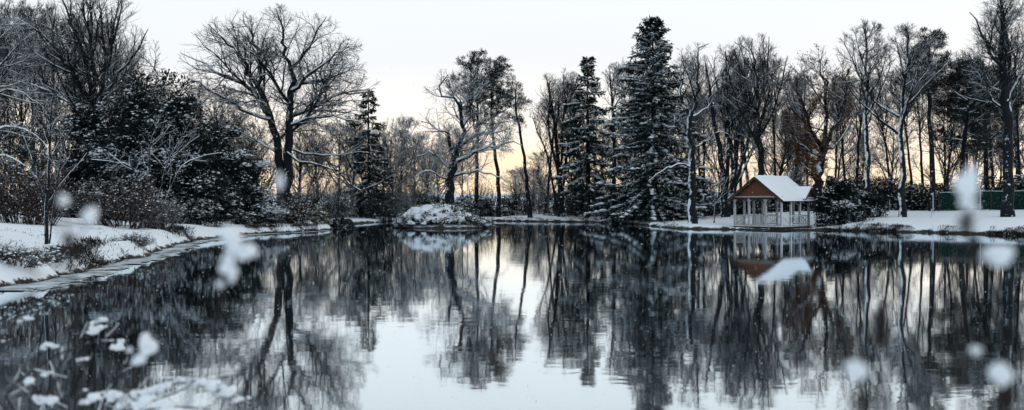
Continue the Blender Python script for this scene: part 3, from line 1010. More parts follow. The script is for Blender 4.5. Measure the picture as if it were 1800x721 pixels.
pine_at('tall pine with dense ragged crown rising behind the gnarled oak', 838, 115, 92, 778, 915, 245, 91, n1=20, t0=.42, tuft=26)
pine_at('pine with straight bare trunk right of the gnarled oak', 878, 113, 102, 828, 932, 250, 92, n1=16, t0=.5, tuft=24)
pine_at('slim leaning pine with sparse crown beside the far bank gap', 930, 108, 148, 885, 938, 240, 93, tr=[([(932, 385), (924, 300), (914, 230), (905, 185), (908, 148)], .24, .05)], n1=14, t0=.55, tuft=14)
bare('fan shaped bare tree with many rising stems right of the far bank gap', 985, 110, 122, 930, 1042, 270, .3, 94, name='bare_tree', dy=3.4,
     tr=[([(987, 385), (984, 330), (982, 285), (975, 220), (965, 165), (960, 135)], .32, .05), ([(984, 300), (1000, 250), (1010, 200, .5), (1018, 150, .8)], .18, .04),
         ([(983, 305), (960, 268), (945, 235, -.5), (936, 205, -.8)], .15, .04), ([(983, 290), (990, 220, -.5), (992, 170, -.8), (990, 130, -1)], .18, .04)],
     n1=6, n2=8, n3=7, n4=5, t0=.25, ang=(.3, .7), trop1=.4, trop2=.3)
spruce('spruce_tree', 'narrow ragged spruce with snowy boughs on the far bank left of the tallest conifer', stand(1033, 106), 17.2, 3.9, 95, nb=90, snow_amt=1.9, lump=1.8, zlow=.2, droop=.45, shape=.55)
bare('bare tree with high forked branches between the two snowy spruces', 1080, 104, 112, 1045, 1125, 260, .26, 96, name='bare_tree', dy=2.6,
     tr=[([(1081, 385), (1080, 320), (1079, 260), (1076, 200), (1072, 125)], .28, .05)], n1=10, n2=8, n3=7, n4=5, t0=.4, ang=(.4, .8))
leafy('evergreen_shrub', 'dark rounded evergreen shrub beneath the ragged spruce on the far bank', stand(1035, 111), 2.6, 1.8, 3.6, 97, nclump=60, per=130, snow_amt=.2)
leafy('evergreen_shrub', 'dark evergreen shrub below the fan shaped tree on the far bank', stand(985, 114), 2.2, 1.8, 3.0, 98, nclump=50, per=130, snow_amt=.15)

# --- right of centre
spruce('spruce_tree', 'tallest conifer, a broad snow laden spruce on the bank left of the pavilion', stand(1148, 96), 19.6, 6.3, 101, nb=250, snow_amt=2.05, zlow=.07, droop=.42, shape=.62, lump=1.9,
       extra=((0, 14.6, -3.4),))
bare('broken old tree plastered with snow on one side, right of the tallest conifer', 1217, 82, 72, 1165, 1268, 290, .34, 102, name='old_tree', dy=2.4,
     tr=[([(1218, 388), (1216, 330), (1214, 265), (1211, 215), (1216, 195)], .36, .2)],
     li=[([(1216, 200), (1232, 160, -.3), (1228, 120, -.4), (1232, 85, -.4), (1246, 78, -.5)], .17, .03), ([(1213, 205), (1198, 178, .3), (1200, 140, .5), (1205, 100, .6)], .14, .03),
         ([(1211, 243), (1193, 228, -.4), (1186, 212, -.6), (1183, 200, -.6)], .12, .05), ([(1215, 205), (1235, 195, .5), (1252, 178, .8), (1258, 150, 1)], .11, .02),
         ([(1216, 295), (1190, 290, -.6), (1160, 305, -1), (1140, 318, -1.2)], .1, .02), ([(1213, 262), (1245, 245, .6), (1265, 230, 1), (1280, 235, 1.2)], .1, .02)],
     n1=2, n2=8, n3=7, n4=5, t0=.4, bark='bark_plastered', twig='twig', wig=(.2, .2, .2, .2))
bare('many stemmed bare tree fanning from its base behind the pavilion', 1275, 92, 80, 1215, 1345, 260, .32, 103, name='bare_tree', dy=3,
     tr=[([(1274, 378), (1272, 320), (1262, 250), (1250, 180), (1240, 110)], .30, .06), ([(1276, 378), (1290, 310), (1298, 240, .5), (1306, 170, .8), (1310, 100, 1)], .28, .06),
         ([(1275, 360), (1300, 300, -.5), (1318, 240, -.8), (1328, 180, -1)], .22, .05), ([(1273, 340), (1280, 260, .3), (1278, 180, .6), (1275, 90, .8)], .22, .05)],
     n1=6, n2=8, n3=7, n4=5, t0=.25, ang=(.3, .7), trop1=.4, bark='bark')
bare('tall vase shaped bare tree with dense fine crown directly behind the pavilion', 1338, 90, 62, 1262, 1392, 250, .34, 104, name='bare_tree', dy=3.4,
     tr=[([(1338, 380), (1338, 300), (1334, 255), (1332, 230)], .34, .22)],
     li=[([(1332, 232), (1320, 180, .4), (1305, 130, .8), (1290, 85, 1)], .16, .03), ([(1333, 235), (1330, 170, -.4), (1325, 110, -.8), (1320, 68, -1)], .17, .03),
         ([(1333, 232), (1346, 170, .6), (1350, 110, 1), (1352, 66, 1.3)], .16, .03), ([(1334, 240), (1360, 185, -.6), (1375, 130, -1), (1385, 95, -1.3)], .15, .03),
         ([(1334, 250), (1310, 210, -.8), (1290, 160, -1.3), (1275, 120, -1.6)], .13, .03)],
     n1=3, n2=11, n3=8, n4=7, t0=.6, ang=(.25, .5), trop1=.6, trop2=.3)

# --- right bank
bare('thick trunked oak still holding brown leaves, right of the pavilion', 1440, 91, 82, 1375, 1500, 300, .46, 111, name='oak_tree', dy=3.4,
     tr=[([(1441, 378), (1439, 320), (1443, 280), (1450, 255)], .46, .3)],
     li=[([(1448, 262), (1425, 225, -.6), (1408, 180, -1), (1400, 130, -1.2)], .22, .03), ([(1450, 256), (1452, 200, .5), (1445, 140, .8), (1440, 95, 1)], .22, .03),
         ([(1450, 258), (1475, 215, -.5), (1488, 170, -.8), (1490, 120, -1)], .2, .03), ([(1445, 275), (1415, 260, 1), (1395, 235, 1.6), (1382, 205, 2)], .15, .03),
         ([(1448, 268), (1478, 245, 1), (1496, 215, 1.5), (1502, 190, 2)], .14, .03)],
     n1=4, n2=10, n3=8, n4=7, t0=.4, trop1=.2)
bare('slender tall bare tree with an open high crown beside the brown leaved oak', 1526, 85, 38, 1462, 1575, 240, .24, 112, name='bare_tree', dy=2.8,
     tr=[([(1526, 380), (1525, 300), (1522, 220), (1524, 140), (1520, 40)], .25, .04)], n1=16, n2=8, n3=7, n4=5, t0=.38, ang=(.6, 1.1), trop1=.4, lr=(.3, .45), bark='bark_plastered', rtw=.010)
bare('tall dark trunked tree with a flat dense crown in the middle of the right lawn', 1585, 82, 44, 1535, 1660, 170, .27, 113, name='bare_tree', dy=3,
     tr=[([(1586, 382), (1585, 300), (1583, 220), (1590, 150), (1598, 60)], .28, .06)], n1=14, n2=9, n3=8, n4=5, t0=.42, ang=(.5, .95), trop1=.4, lr=(.35, .55), bark='bark_plastered')
pine_at('tall pine with layered dark plates of needles right of the flat crowned tree', 1640, 90, 50, 1598, 1672, 230, 114, n1=24, t0=.45, tuft=30)
pine_at('pine with drooping layered boughs in the group near the right edge', 1690, 91, 98, 1640, 1745, 300, 115, n1=26, t0=.35, tuft=30, snow_amt=.3)
pine_at('pine half hidden behind the tall right edge tree', 1735, 95, 115, 1690, 1800, 300, 116, n1=24, t0=.3, tuft=30, snow_amt=.3)
bare('tallest bare tree with a thick dark trunk at the right edge of the photo', 1772, 78, -22, 1700, 1850, 250, .42, 117, name='bare_tree', dy=3.8,
     tr=[([(1772, 372), (1770, 290), (1772, 200), (1764, 120), (1760, 0)], .44, .1)],
     li=[([(1768, 150), (1745, 100, -.6), (1725, 60, -1), (1705, 20, -1.2)], .16, .03), ([(1770, 200), (1735, 160, .8), (1715, 120, 1.2), (1700, 95, 1.5)], .13, .03),
         ([(1770, 180), (1800, 120, .5), (1825, 60, 1), (1840, 10, 1.2)], .17, .03)],
     n1=12, n2=9, n3=8, n4=5, t0=.35, ang=(.4, .8), trop1=.5)
leafy('evergreen_shrub', 'snow dusted evergreen shrub standing against the right side of the pavilion', stand(1474, 80), 2.0, 1.5, 3.7, 121, nclump=90, per=190, ls=(.12, .28), snow_amt=1.1, clump=.65, lump=(.05, .15))
leafy('evergreen_shrub', 'lower dark evergreen shrub spreading right of the pavilion shrub under the slender tree', stand(1520, 83), 1.9, 1.4, 2.1, 123, nclump=60, per=160, ls=(.12, .28), snow_amt=.8, clump=.55, lump=(.05, .14))
bare('little bare sapling on the snow between the old tree and the pavilion', 1256, 84, 300, 1238, 1282, 345, .05, 122, name='sapling',
     tr=[([(1254, 385), (1258, 350), (1262, 325), (1272, 302)], .05, .012), ([(1257, 352), (1250, 335), (1245, 320)], .03, .01)], n1=5, n2=4, n3=3, n4=0, t0=.3, bark='bark_plastered', twig='twig_snowy', rtw=.008)

# brown leaves of the oak
oak = [o for o in bpy.data.objects if o.get('label', '').startswith('thick trunked oak')][0]
cr_ = [c for c in kids(oak) if c.name.startswith('crown')][0]
co = np.empty(len(cr_.data.vertices) * 3, np.float32); cr_.data.vertices.foreach_get('co', co); co = co.reshape(-1, 3)
rng = np.random.default_rng(5)
p = co[rng.integers(0, len(co), 22000)]
lean = np.sin(p[:, 0] * 1.1 + 1) * np.sin(p[:, 2] * .8 + p[:, 1]) + rng.normal(0, .5, len(p)) - .06 * (p[:, 2] - 7)
p = p[(lean > -.35)]
g = Geo(); g.blades(p, rng.normal(0, 1, p.shape) + [0, 0, -.5], rng.uniform(.10, .2, len(p)), rng.uniform(.06, .12, len(p)), rng)
g.obj('leaves', 'leaf_brown', oak)

LM = [(-400, 'left edge'), (172, 'spreading tree'), (275, 'broad evergreen'), (503, 'twin trunk tree'), (575, 'long low limb'), (650, 'feathery conifer'), (715, 'islet'), (790, 'gnarled oak'), (930, 'leaning pine'), (1033, 'ragged spruce'), (1148, 'tallest conifer'),
      (1217, 'old tree'), (1338, 'vase shaped tree'), (1440, 'brown oak'), (1526, 'slender tree'), (1585, 'flat crowned tree'), (1690, 'drooping pine'), (1772, 'tallest bare tree'), (1860, 'right edge')]
NTH = ('leftmost', 'second from left', 'third from left', 'fourth from left', 'fifth from left', 'sixth from left', 'seventh from left')
CNT = {2: 'two', 3: 'three', 4: 'four', 5: 'five', 6: 'six', 7: 'seven', 8: 'eight'}


def nth(k, n, what):
    if n == 1:
        return 'single ' + what
    return (NTH[k] if k < n - 1 else 'rightmost') + ' of %s %ss' % (CNT[n], what)


def place_labels(copies, what, tail='between %s and %s'):
    """say where each look-alike stands by the landmark trees on its two sides"""
    slots = {}
    for px, o in copies:
        k = next(i for i in range(1, len(LM)) if px < LM[i][0] or i == len(LM) - 1)
        slots.setdefault(k, []).append((px, o))
    for k, lst in slots.items():
        lst.sort(key=lambda t: t[0])
        for q, (px, o) in enumerate(lst):
            o['label'] = nth(q, len(lst), what) + ' ' + tail % (LM[k - 1][1], LM[k][1])


# --- undergrowth and far wood: one of each kind built, then copied
rng = np.random.default_rng(77)
GB = 'dark evergreen shrubs under the far trees'
protos = [leafy('evergreen_shrub', 'dark evergreen shrub under the far trees', stand(905, 118), 2.4, 1.8, 2.6, 200 + k, nclump=46, per=110, ls=(.12, .26), snow_amt=.12 + .1 * k, group=GB, stems=8) for k in range(3)]
for o in protos:
    del o['group']
protos[0]['label'] = 'low evergreen shrub beside the gap in the far trees where the glow shows'
pk = [kids(o) for o in protos]
protos[1].location = stand(745, 119); protos[1]['label'] = 'evergreen shrub behind the left end of the islet'
protos[2].location = stand(830, 117); protos[2]['label'] = 'evergreen shrub at the foot of the pines behind the islet'
shade = []
for px, Y in ((505, 98), (470, 97), (430, 92), (390, 94), (540, 100), (590, 108), (630, 112), (665, 116), (700, 118), (770, 116), (860, 114), (1065, 110), (1095, 100), (1120, 98), (1185, 96),
              (1215, 100), (1240, 98), (1300, 101), (1360, 99), (1400, 98), (1430, 100), (1525, 99), (1560, 97), (1600, 97)):
    k = rng.integers(0, 3); s_ = rng.uniform(.75, 1.35)
    shade.append((px, dup(protos[k], stand(px, Y + rng.uniform(-1, 1)), rng.uniform(0, 6.28), (s_ * 1.15, s_, s_ * rng.uniform(.8, 1.15)), 'dark evergreen shrub in the shade under the far trees', GB, pk[k])))
place_labels(shade, 'dark shaded shrub')
GH = 'dark hedge shrubs behind the green fence'
hedge = []
for px, Y in ((1500, 95), (1535, 94), (1575, 94), (1615, 93), (1655, 94), (1690, 93), (1725, 93), (1760, 92), (1795, 92), (1830, 91)):
    k = rng.integers(0, 3)
    hedge.append((px, dup(protos[k], stand(px, Y), rng.uniform(0, 6.28), (1.05, 1.0, rng.uniform(.85, 1.25)), '', GH, pk[k])))
place_labels(hedge, 'dark hedge shrub', 'between %s and %s')

GT = 'twiggy thicket bushes of the far bank'
tp = [twiggy('twiggy_shrub', 'leafless twiggy bush of the thicket', stand(700, 112), 2.2, 1.8, 4.2, 230 + k, ns=46, n2=8, n3=6, twig=('twig_snowy', 'twig')[k], snow_amt=.2) for k in range(2)]
tk = [kids(o) for o in tp]
tp[0]['label'] = 'snowy leafless bush in the thicket left of the islet'
tp[1].location = stand(920, 122); tp[1]['label'] = 'leafless bush beyond the slim leaning pine'
thick = []
for px, Y, z in ((535, 96, 1.0), (575, 100, 1.2), (605, 104, 1.2), (640, 108, 1.1), (668, 104, 1.2), (690, 120, 1.5), (715, 118, 1.2), (735, 118, 1.5), (760, 119, 1.0), (850, 118, 1.2), (945, 124, 1.1),
                 (965, 126, 1.2), (1010, 118, 1.3), (1060, 116, 1.5), (1180, 98, 1.2), (1235, 104, 1.4), (1310, 104, 1.3), (1385, 104, 1.3), (1410, 102, 1.2), (1545, 102, 1.1)):
    k = rng.integers(0, 2)
    thick.append((px, dup(tp[k], stand(px, Y), rng.uniform(0, 6.28), (1, 1, z), 'leafless grey bush in the thicket along the far bank', GT, tk[k])))
place_labels(thick, 'leafless thicket bush')

GF = 'thin bare trees in the wood beyond the far bank'
fp = []
for k in range(3):
    b = stand((705, 1105, 1400)[k], 118)
    h = 11.0
    fp.append(bare_tree('woodland_tree', ('pale bare woodland tree rising above the thicket left of the islet', 'bare woodland tree behind the tallest conifer on its left side',
                                          'bare woodland tree behind the pavilion roof')[k], 'tree', b, h, (np.array([0, 0, h * .56]), np.array([3.5, 3.5, h * .54])), .16, 240 + k,
                        n1=20, n2=8, n3=6, n4=5, t0=.10, ang=(.5, 1.2), trop1=.3, fall1=.35, limb_parts=False, bark='bark', twig=('twig_snowy', 'twig', 'twig')[k], rtw=.011)[0])
fk = [kids(o) for o in fp]
wood = []
for px, Y, z in ((-60, 78, 1.5), (-10, 84, 1.5), (30, 80, 1.4), (75, 84, 1.5), (125, 90, 1.4), (215, 90, 1.3), (255, 94, 1.2), (305, 96, 1.1), (345, 98, 1.1), (375, 92, 1.0), (430, 98, 1.0), (395, 99, .95), (455, 100, .9), (530, 108, .85), (560, 110, .9), (595, 116, .95), (622, 112, .95), (640, 126, .95), (672, 122, .85), (690, 112, .72), (728, 122, .9), (748, 118, .8),
                 (768, 126, .95), (812, 128, 1.0), (908, 136, .62), (938, 138, .55), (952, 134, .7), (1008, 124, 1.2), (1055, 122, 1.25), (1125, 116, 1.35), (1180, 108, 1.35), (1232, 108, 1.35),
                 (1262, 116, 1.4), (1300, 110, 1.35), (1365, 108, 1.3), (1388, 116, 1.25), (1465, 112, 1.2), (1512, 122, 1.2), (1568, 126, 1.2), 
                 (1662, 108, 1.25), (1708, 112, 1.3), (1752, 110, 1.35), (1790, 106, 1.4), (1815, 104, 1.4)):
    k = rng.integers(0, 3)
    wood.append((px, dup(fp[k], stand(px, Y), rng.uniform(0, 6.28), (rng.uniform(.75, 1.25),) * 2 + (z * rng.uniform(.72, 1.12),), 'thin bare tree in the wood beyond the pond', GF, fk[k])))
for px, o in wood:
    o.rotation_euler.x, o.rotation_euler.y = rng.normal(0, .05), rng.normal(0, .05)
place_labels(wood, 'thin background tree')

# taller trees with high crowns in the wood behind the right bank
GK = 'tall bare trees crowding behind the banks'
tall = bare_tree('woodland_tree', 'tall bare woodland tree with a high crown behind the many stemmed tree', 'tree', stand(1290, 104), 15.0, (np.array([0, 0, 11.0]), np.array([3.2, 3.2, 4.6])), .19, 261,
                 n1=16, n2=8, n3=7, n4=5, t0=.5, ang=(.4, .95), trop1=.45, limb_parts=False, bark='bark', twig='twig')[0]
tlk = kids(tall)
tl = []
for px, Y, z in ((-30, 88, 1.2), (22, 92, 1.15), (62, 88, 1.2), (98, 95, 1.25), (140, 92, 1.2), (196, 94, 1.15), (232, 98, 1.1), (262, 102, .95), (1200, 108, 1.0), (1318, 106, 1.05), (1394, 108, .95), (1470, 106, .95), (1506, 108, 1.0), (1606, 107, 1.05), (1662, 106, 1.05), (1706, 106, 1.1), (1172, 104, .95), (1238, 102, .92), (1362, 101, 1.0), (1418, 104, 1.0), (1488, 104, .9), (1568, 105, 1.0), (1622, 104, .95), (1750, 101, 1.0), (1792, 98, 1.1), (958, 118, .95), (1012, 114, 1.05), (1108, 110, 1.0)):
    o = dup(tall, stand(px, Y), rng.uniform(0, 6.28), (rng.uniform(.75, 1.1),) * 2 + (z * rng.uniform(.9, 1.08),), '', GK, tlk)
    o.rotation_euler.x, o.rotation_euler.y = rng.normal(0, .04), rng.normal(0, .04)
    tl.append((px, o))
place_labels(tl, 'high crowned tree')

# the wood runs on behind as one mass
rng = np.random.default_rng(99)
n = 260
x = rng.uniform(-110, 140, n); y = rng.uniform(150, 215, n)
z = gz(x, y)
p0 = np.stack([x, y, z - .1], 1)
P = walk(rng, p0, np.stack([rng.normal(0, .15, n), rng.normal(0, .15, n), np.ones(n)], 1), rng.uniform(1.5, 4.2, n), 6, .1, 0)
g = Geo(); g.tubes(P, taper(np.full(n, .09), .03, 6), 4)
A, B = children(rng, P, taper(np.full(n, .08), .03, 6), 9, .1, 1, (.4, 1.0), (.3, .6), 4, .15, .1, None, rmin=.035)
g.tubes(A, B, 3)
g.tubes(*children(rng, A, B, 2, .2, 1, (.4, 1), (.4, .7), 3, .15, 0, None, rmin=.03), 3)
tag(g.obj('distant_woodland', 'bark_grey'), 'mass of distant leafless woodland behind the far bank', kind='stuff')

# ================================================================== pavilion
PV = at(1374, 398, 78.0); PV[2] = 0
PW, PL = 4.35, 4.45                # gable side, long side
root = thing('pavilion', (PV[0], PV[1], 0), 'open timber pavilion with snowy gabled roof at the water edge', 'pavilion', rz=rad(45))
# local: nearest corner at the origin; +y runs back left along the gable side, +x runs back right along the long side
fz = .20
ez = 2.42                           # eaves
rz_ = 4.05                          # ridge


def pg(name, m, build, parent=root, smooth=False):
    g = Geo(); build(g); return g.obj(name, m, parent, smooth)


pg('floor', 'dark_wood', lambda g: g.box((PL / 2, PW / 2, fz - .09), (PL + .1, PW + .1, .18)))
for i in range(15):
    yy = .15 + i * (PW - .3) / 14
    pg('plank', 'dark_wood', lambda g: g.box((PL / 2, yy, fz + .018), (PL + .16, .265, .03)))
for x_, y_ in ((.1, .1), (PL - .1, .1), (.1, PW - .1), (PL - .1, PW - .1), (PL / 2, .1), (.1, PW / 2)):
    pg('pile', 'dark_wood', lambda g: g.beam((x_, y_, -.8), (x_, y_, fz - .18), .2, .2))
side = [(.07, .07), (.07, PW - .07), (PL - .07, .07), (PL - .07, PW - .07), (1.5, .07), (2.95, .07), (.07, 1.45), (.07, 2.95), (1.5, PW - .07), (2.95, PW - .07), (PL - .07, 1.45), (PL - .07, 2.95)]
for x_, y_ in side:
    pst = pg('post', 'painted', lambda g: g.beam((x_, y_, fz + .036), (x_, y_, ez - .02), .15, .15))
    pg('capital', 'painted', lambda g: g.box((x_, y_, ez - .12), (.24, .24, .08)), pst)
# curved braces under the eaves
for (ax, ay), (dx, dy) in [((.07, .07), (1, 0)), ((1.5, .07), (-1, 0)), ((1.5, .07), (1, 0)), ((2.95, .07), (-1, 0)), ((2.95, .07), (1, 0)), ((PL - .07, .07), (-1, 0)),
                           ((.07, .07), (0, 1)), ((.07, 1.45), (0, -1)), ((.07, 1.45), (0, 1)), ((.07, 2.95), (0, -1)), ((.07, 2.95), (0, 1)), ((.07, PW - .07), (0, -1))]:
    def br(g, ax=ax, ay=ay, dx=dx, dy=dy):
        q = [(ax + dx * .55 * (1 - cos(t)), ay + dy * .55 * (1 - cos(t)), ez - .72 + .66 * sin(t)) for t in np.linspace(0, pi / 2, 5)]
        for a, b in zip(q, q[1:]):
            g.beam(a, b, .06, .08)
    pg('brace', 'dark_wood', br)


def rail_run(a, b, kind):
    """railing between two posts: rails, then balusters or crossed bars"""
    a = Vector((*a, 0)); b = Vector((*b, 0)); d = (b - a).normalized(); a = a + d * .08; b = b - d * .08
    up = Vector((0, 0, 1))
    for zz in (fz + .16, fz + .88):
        pg('rail', 'painted', lambda g: g.beam(a + up * zz, b + up * zz, .07, .07))
    if kind == 'x':
        pg('cross_bar', 'painted', lambda g: g.beam(a + up * (fz + .19), b + up * (fz + .85), .05, .045))
        pg('cross_bar', 'painted', lambda g: g.beam(a + up * (fz + .85) + d.cross(up) * .05, b + up * (fz + .19) + d.cross(up) * .05, .05, .045))
    else:
        n = 7
        for k in range(1, n):
            q = a.lerp(b, k / n)
            pg('baluster', 'painted', lambda g: g.beam(q + up * (fz + .195), q + up * (fz + .845), .045, .045))


xs_ = [.07, 1.5, 2.95, PL - .07]; ysd = [.07, 1.45, 2.95, PW - .07]
for k, kd in enumerate(('x', 'x', 'x')):
    rail_run((xs_[k], .07), (xs_[k + 1], .07), kd)
for k, kd in enumerate(('x', 'b', 'x')):
    rail_run((.07, ysd[k]), (.07, ysd[k + 1]), kd)
for k in (0, 2):
    rail_run((xs_[k], PW - .07), (xs_[k + 1], PW - .07), 'b')
    rail_run((PL - .07, ysd[k]), (PL - .07, ysd[k + 1]), 'b')
pg('floor_snow', 'snow', lambda g: (g.box((-.09, PW / 2, fz + .05), (.16, PW + .2, .05)), g.box((PL / 2, -.09, fz + .05), (PL + .2, .16, .052))))
# plate beams
for a, b in (((-.02, .07), (PL + .02, .07)), ((-.02, PW - .07), (PL + .02, PW - .07))):
    pg('wall_plate', 'dark_wood', lambda g: g.beam((*a, ez + .05), (*b, ez + .05), .16, .16))
for x_ in (.07, PL - .07):
    pg('tie_beam', 'dark_wood', lambda g: g.beam((x_, .155, ez + .045), (x_, PW - .155, ez + .045), .15, .15))
pg('sill_moulding', 'painted', lambda g: g.box((-.09, PW / 2, ez + .17), (.12, PW + .3, .10)))
# roof: ridge along local x
oh, ov = .38, .42                  # overhang at the eaves, at the gable verges
my = PW / 2
sl = (rz_ - ez) / my
for s_, nm in ((-1, 'near'), (1, 'far')):
    ey = my + s_ * (my + oh); ezz = ez - sl * oh + .12
    ny, nz_ = s_ * sl / math.hypot(1, sl), 1 / math.hypot(1, sl)
    A = [(-ov, my, rz_ + .12), (PL + ov, my, rz_ + .12), (PL + ov, ey, ezz), (-ov, ey, ezz)]
    pg('roof', 'dark_wood', lambda g: g.prism(A, (0, ny * -.07, nz_ * -.07)))
    # slab of snow, bedded on the roof with a soft uneven lip
    nx, nv = 26, 16
    U, Vv = np.meshgrid(np.linspace(0, 1, nx), np.linspace(0, 1, nv), indexing='ij')
    X = -ov - .02 + U * (PL + 2 * ov + .04); Y_ = my + s_ * Vv * (my + oh + .05); Zb = rz_ + .125 - (Vv * (my + oh + .05)) * sl
    th = .16 + .035 * np.sin(X * 2.1 + 1) * np.sin(Y_ * 1.7) + .018 * np.sin(X * 9 + Y_ * 5)
    edge = np.minimum(np.minimum(U, 1 - U) * (nx - 1), (1 - Vv) * (nv - 1))
    th = np.where(edge < .5, .03, np.where(edge < 1.5, th * .8, th))
    g = Geo(); ii = np.arange(nx * nv).reshape(nx, nv)
    q = np.stack([ii[:-1, :-1], ii[1:, :-1], ii[1:, 1:], ii[:-1, 1:]], -1).reshape(-1, 4)
    g.add(np.stack([X, Y_, Zb + th], -1), q if s_ < 0 else q[:, ::-1])
    g.obj('roof_snow', 'snow', root)
# gable walls, hung with scalloped tiles
for x_, sx in ((.0, -1), (PL, 1)):
    pg('gable', 'dark_wood', lambda g: g.prism([(x_, .05, ez + .22), (x_, PW - .05, ez + .22), (x_, my, rz_ - .02)], (-sx * .06, 0, 0)))
    g = Geo()
    for row in range(11):
        zz = ez + .26 + row * .13
        hw = (rz_ - .05 - zz) / sl
        k = max(1, int(2 * hw / .16))
        for c in range(k):
            yc = my - hw + (c + .5 + (.0 if row % 2 else .25)) * 2 * hw / k
            if abs(yc - my) > hw - .02: continue
            g.box((x_ + sx * (.022 + .003 * ((c * 7 + row * 3) % 5)), yc, zz), (.03, 2 * hw / k - .012, .15), (0, sx * .12, 0))
    tag(g.obj('tile', 'tile_red', root, False), kind='stuff')
    for s_ in (-1, 1):
        ey = my + s_ * (my + oh)
        pg('bargeboard', 'dark_wood', lambda g: g.beam((x_ + sx * (ov + .03), my, rz_ + .05), (x_ + sx * (ov + .03), ey, ez - sl * oh + .05), .05, .20))
    fin = pg('finial', 'painted', lambda g: g.beam((x_ + sx * (ov - .02), my, rz_ + .2), (x_ + sx * (ov - .02), my, rz_ + .62), .07, .07), smooth=False)
# small cross gable over the right end of the long side
cx, cw, cz = PL - .75, .85, 3.32
cl = 1.15
gz0 = ez + .08
pg('cross_gable', 'dark_wood', lambda g: g.prism([(cx - cw + .1, -.28, gz0 + .05), (cx + cw - .1, -.28, gz0 + .05), (cx, -.28, cz - .08)], (0, .06, 0)))
g = Geo()
for row in range(6):
    zz = gz0 + .12 + row * .13
    hw = (cz - .14 - zz) * cw / (cz - gz0)
    if hw < .06: break
    k = max(1, int(2 * hw / .16))
    for c in range(k):
        g.box((cx - hw + (c + .5) * 2 * hw / k, -.302 - .003 * ((c * 3 + row) % 4), zz), (2 * hw / k - .012, .03, .15), (.12, 0, 0))
tag(g.obj('tile', 'tile_red', root, False), kind='stuff')
for s_ in (-1, 1):
    e0 = cx + s_ * (cw + .12)
    sl2 = (cz - gz0) / cw
    nxn, nzn = s_ * sl2 / math.hypot(1, sl2), 1 / math.hypot(1, sl2)
    A = [(cx, -.52, cz + .03), (cx, cl, cz + .03), (e0, cl, gz0 - .12 * sl2 + .03), (e0, -.52, gz0 - .12 * sl2 + .03)]
    pg('roof', 'dark_wood', lambda g: g.prism(A, (-nxn * .05, 0, -nzn * .05)))
    B_ = [(cx, -.53, cz + .036), (cx, cl, cz + .036), (e0 + s_ * .02, cl, gz0 - .14 * sl2 + .036), (e0 + s_ * .02, -.53, gz0 - .14 * sl2 + .036)]
    pg('roof_snow', 'snow', lambda g: g.prism(B_, (nxn * .05, 0, nzn * .12)))
    pg('bargeboard', 'dark_wood', lambda g: g.beam((cx, -.55, cz - .02), (e0, -.55, gz0 - .12 * sl2 - .02), .05, .14))
pg('finial', 'painted', lambda g: g.beam((cx, -.5, cz + .1), (cx, -.5, cz + .5), .06, .06))
pg('sill_moulding', 'painted', lambda g: g.box((cx, -.34, gz0 + .02), (2 * cw, .1, .07)))

# ================================================================== fence and stakes on the right
Yf = 90.0
a = stand(1650, Yf); b = stand(1835, Yf - 1)
fence = thing('net_fence', tuple(a), 'dark green netted fence along the hedge at the right edge', 'fence')
for k in range(7):
    t = k / 6
    q = a + (b - a) * t; zq = gzp(q[0], q[1]) - a[2]
    pg('fence_post', 'dark_wood', lambda g: g.beam((q[0] - a[0], q[1] - a[1], zq - .3), (q[0] - a[0], q[1] - a[1], zq + 1.75), .07, .07), fence)
for k in range(6):
    g = Geo()
    u, v = np.meshgrid(np.linspace(0, 1, 22), np.linspace(0, 1, 16), indexing='ij')
    q = a + (b - a) * ((k + .03 + u * .94) / 6)[..., None]
    zz = gz(q[..., 0], q[..., 1]) - a[2] + .06 + v * 1.55
    V = np.stack([q[..., 0] - a[0], q[..., 1] - a[1] + .03 * np.sin(u * 3.1 * 3) * np.sin(v * 6), zz], -1)
    g.tubes(V, np.full(V.shape[:2], .028), 3); g.tubes(V.transpose(1, 0, 2), np.full(V.shape[:2][::-1], .028), 3)
    g.obj('netting', 'net', fence)
    s0, s1 = V[0, -1], V[-1, -1]
    pg('rail', 'dark_wood', lambda g: g.beam(s0 + [0, 0, .05], s1 + [0, 0, .05], .05, .05), fence)
    q_ = np.linspace(s0, s1, 9) + [0, 0, .085]; g = Geo(); g.tubes(q_[None], rng.uniform(.012, .035, 9)[None], 6); g.obj('snow', 'snow', fence)
for px, py0, py1, Y, lb in ((1640, 340, 374, 86, 'tall pale stake on the right lawn beside the flat crowned tree'), (1723, 334, 374, 86, 'pale stake at the green fence near the right edge'),
                            (1564, 352, 376, 86, 'thin pale stake on the snow left of the flat crowned tree'), (1637, 368, 382, 80, 'short thin cane poking out of the snowy right lawn')):
    b0 = stand(px, Y); top = at(px, py0, Y)[2] - b0[2]
    r_ = .05 if '  ' not in lb and ('thin' not in lb) else .025
    o = thing('stake', tuple(b0), lb, 'stake')
    g = Geo(); P = np.array([[[0, 0, -.3], [.01, 0, top * .5], [0, .01, top]]]); g.tubes(P, np.array([[r_, r_ * .95, r_ * .85]]), 7); g.obj('pole', 'post_pale', o)
    g = Geo(); g.lumps(np.array([[0, 0, top]]), r_ * 1.3, r_ * 1.3, r_ * 1.6, rng); g.obj('snow_cap', 'snow', o)

# ================================================================== tufts along the water's edge
rng = np.random.default_rng(41)


def tufts(name, label, pts, per, L, m, spread, zlift=.1):
    p = np.repeat(np.array(pts), per, 0)
    p = p + rng.normal(0, 1, p.shape) * np.array(spread)
    p[:, 2] = gz(p[:, 0], p[:, 1]) + rng.uniform(-.02, zlift, len(p))
    d = np.stack([rng.normal(0, .6, len(p)), rng.normal(-.2, .5, len(p)), rng.uniform(.3, 1.3, len(p))], 1)
    g = Geo(); ln = rng.uniform(L * .4, L, len(p)); g.blades(p, d, ln, ln * .11, rng)
    return tag(g.obj(name, m), label, kind='stuff')


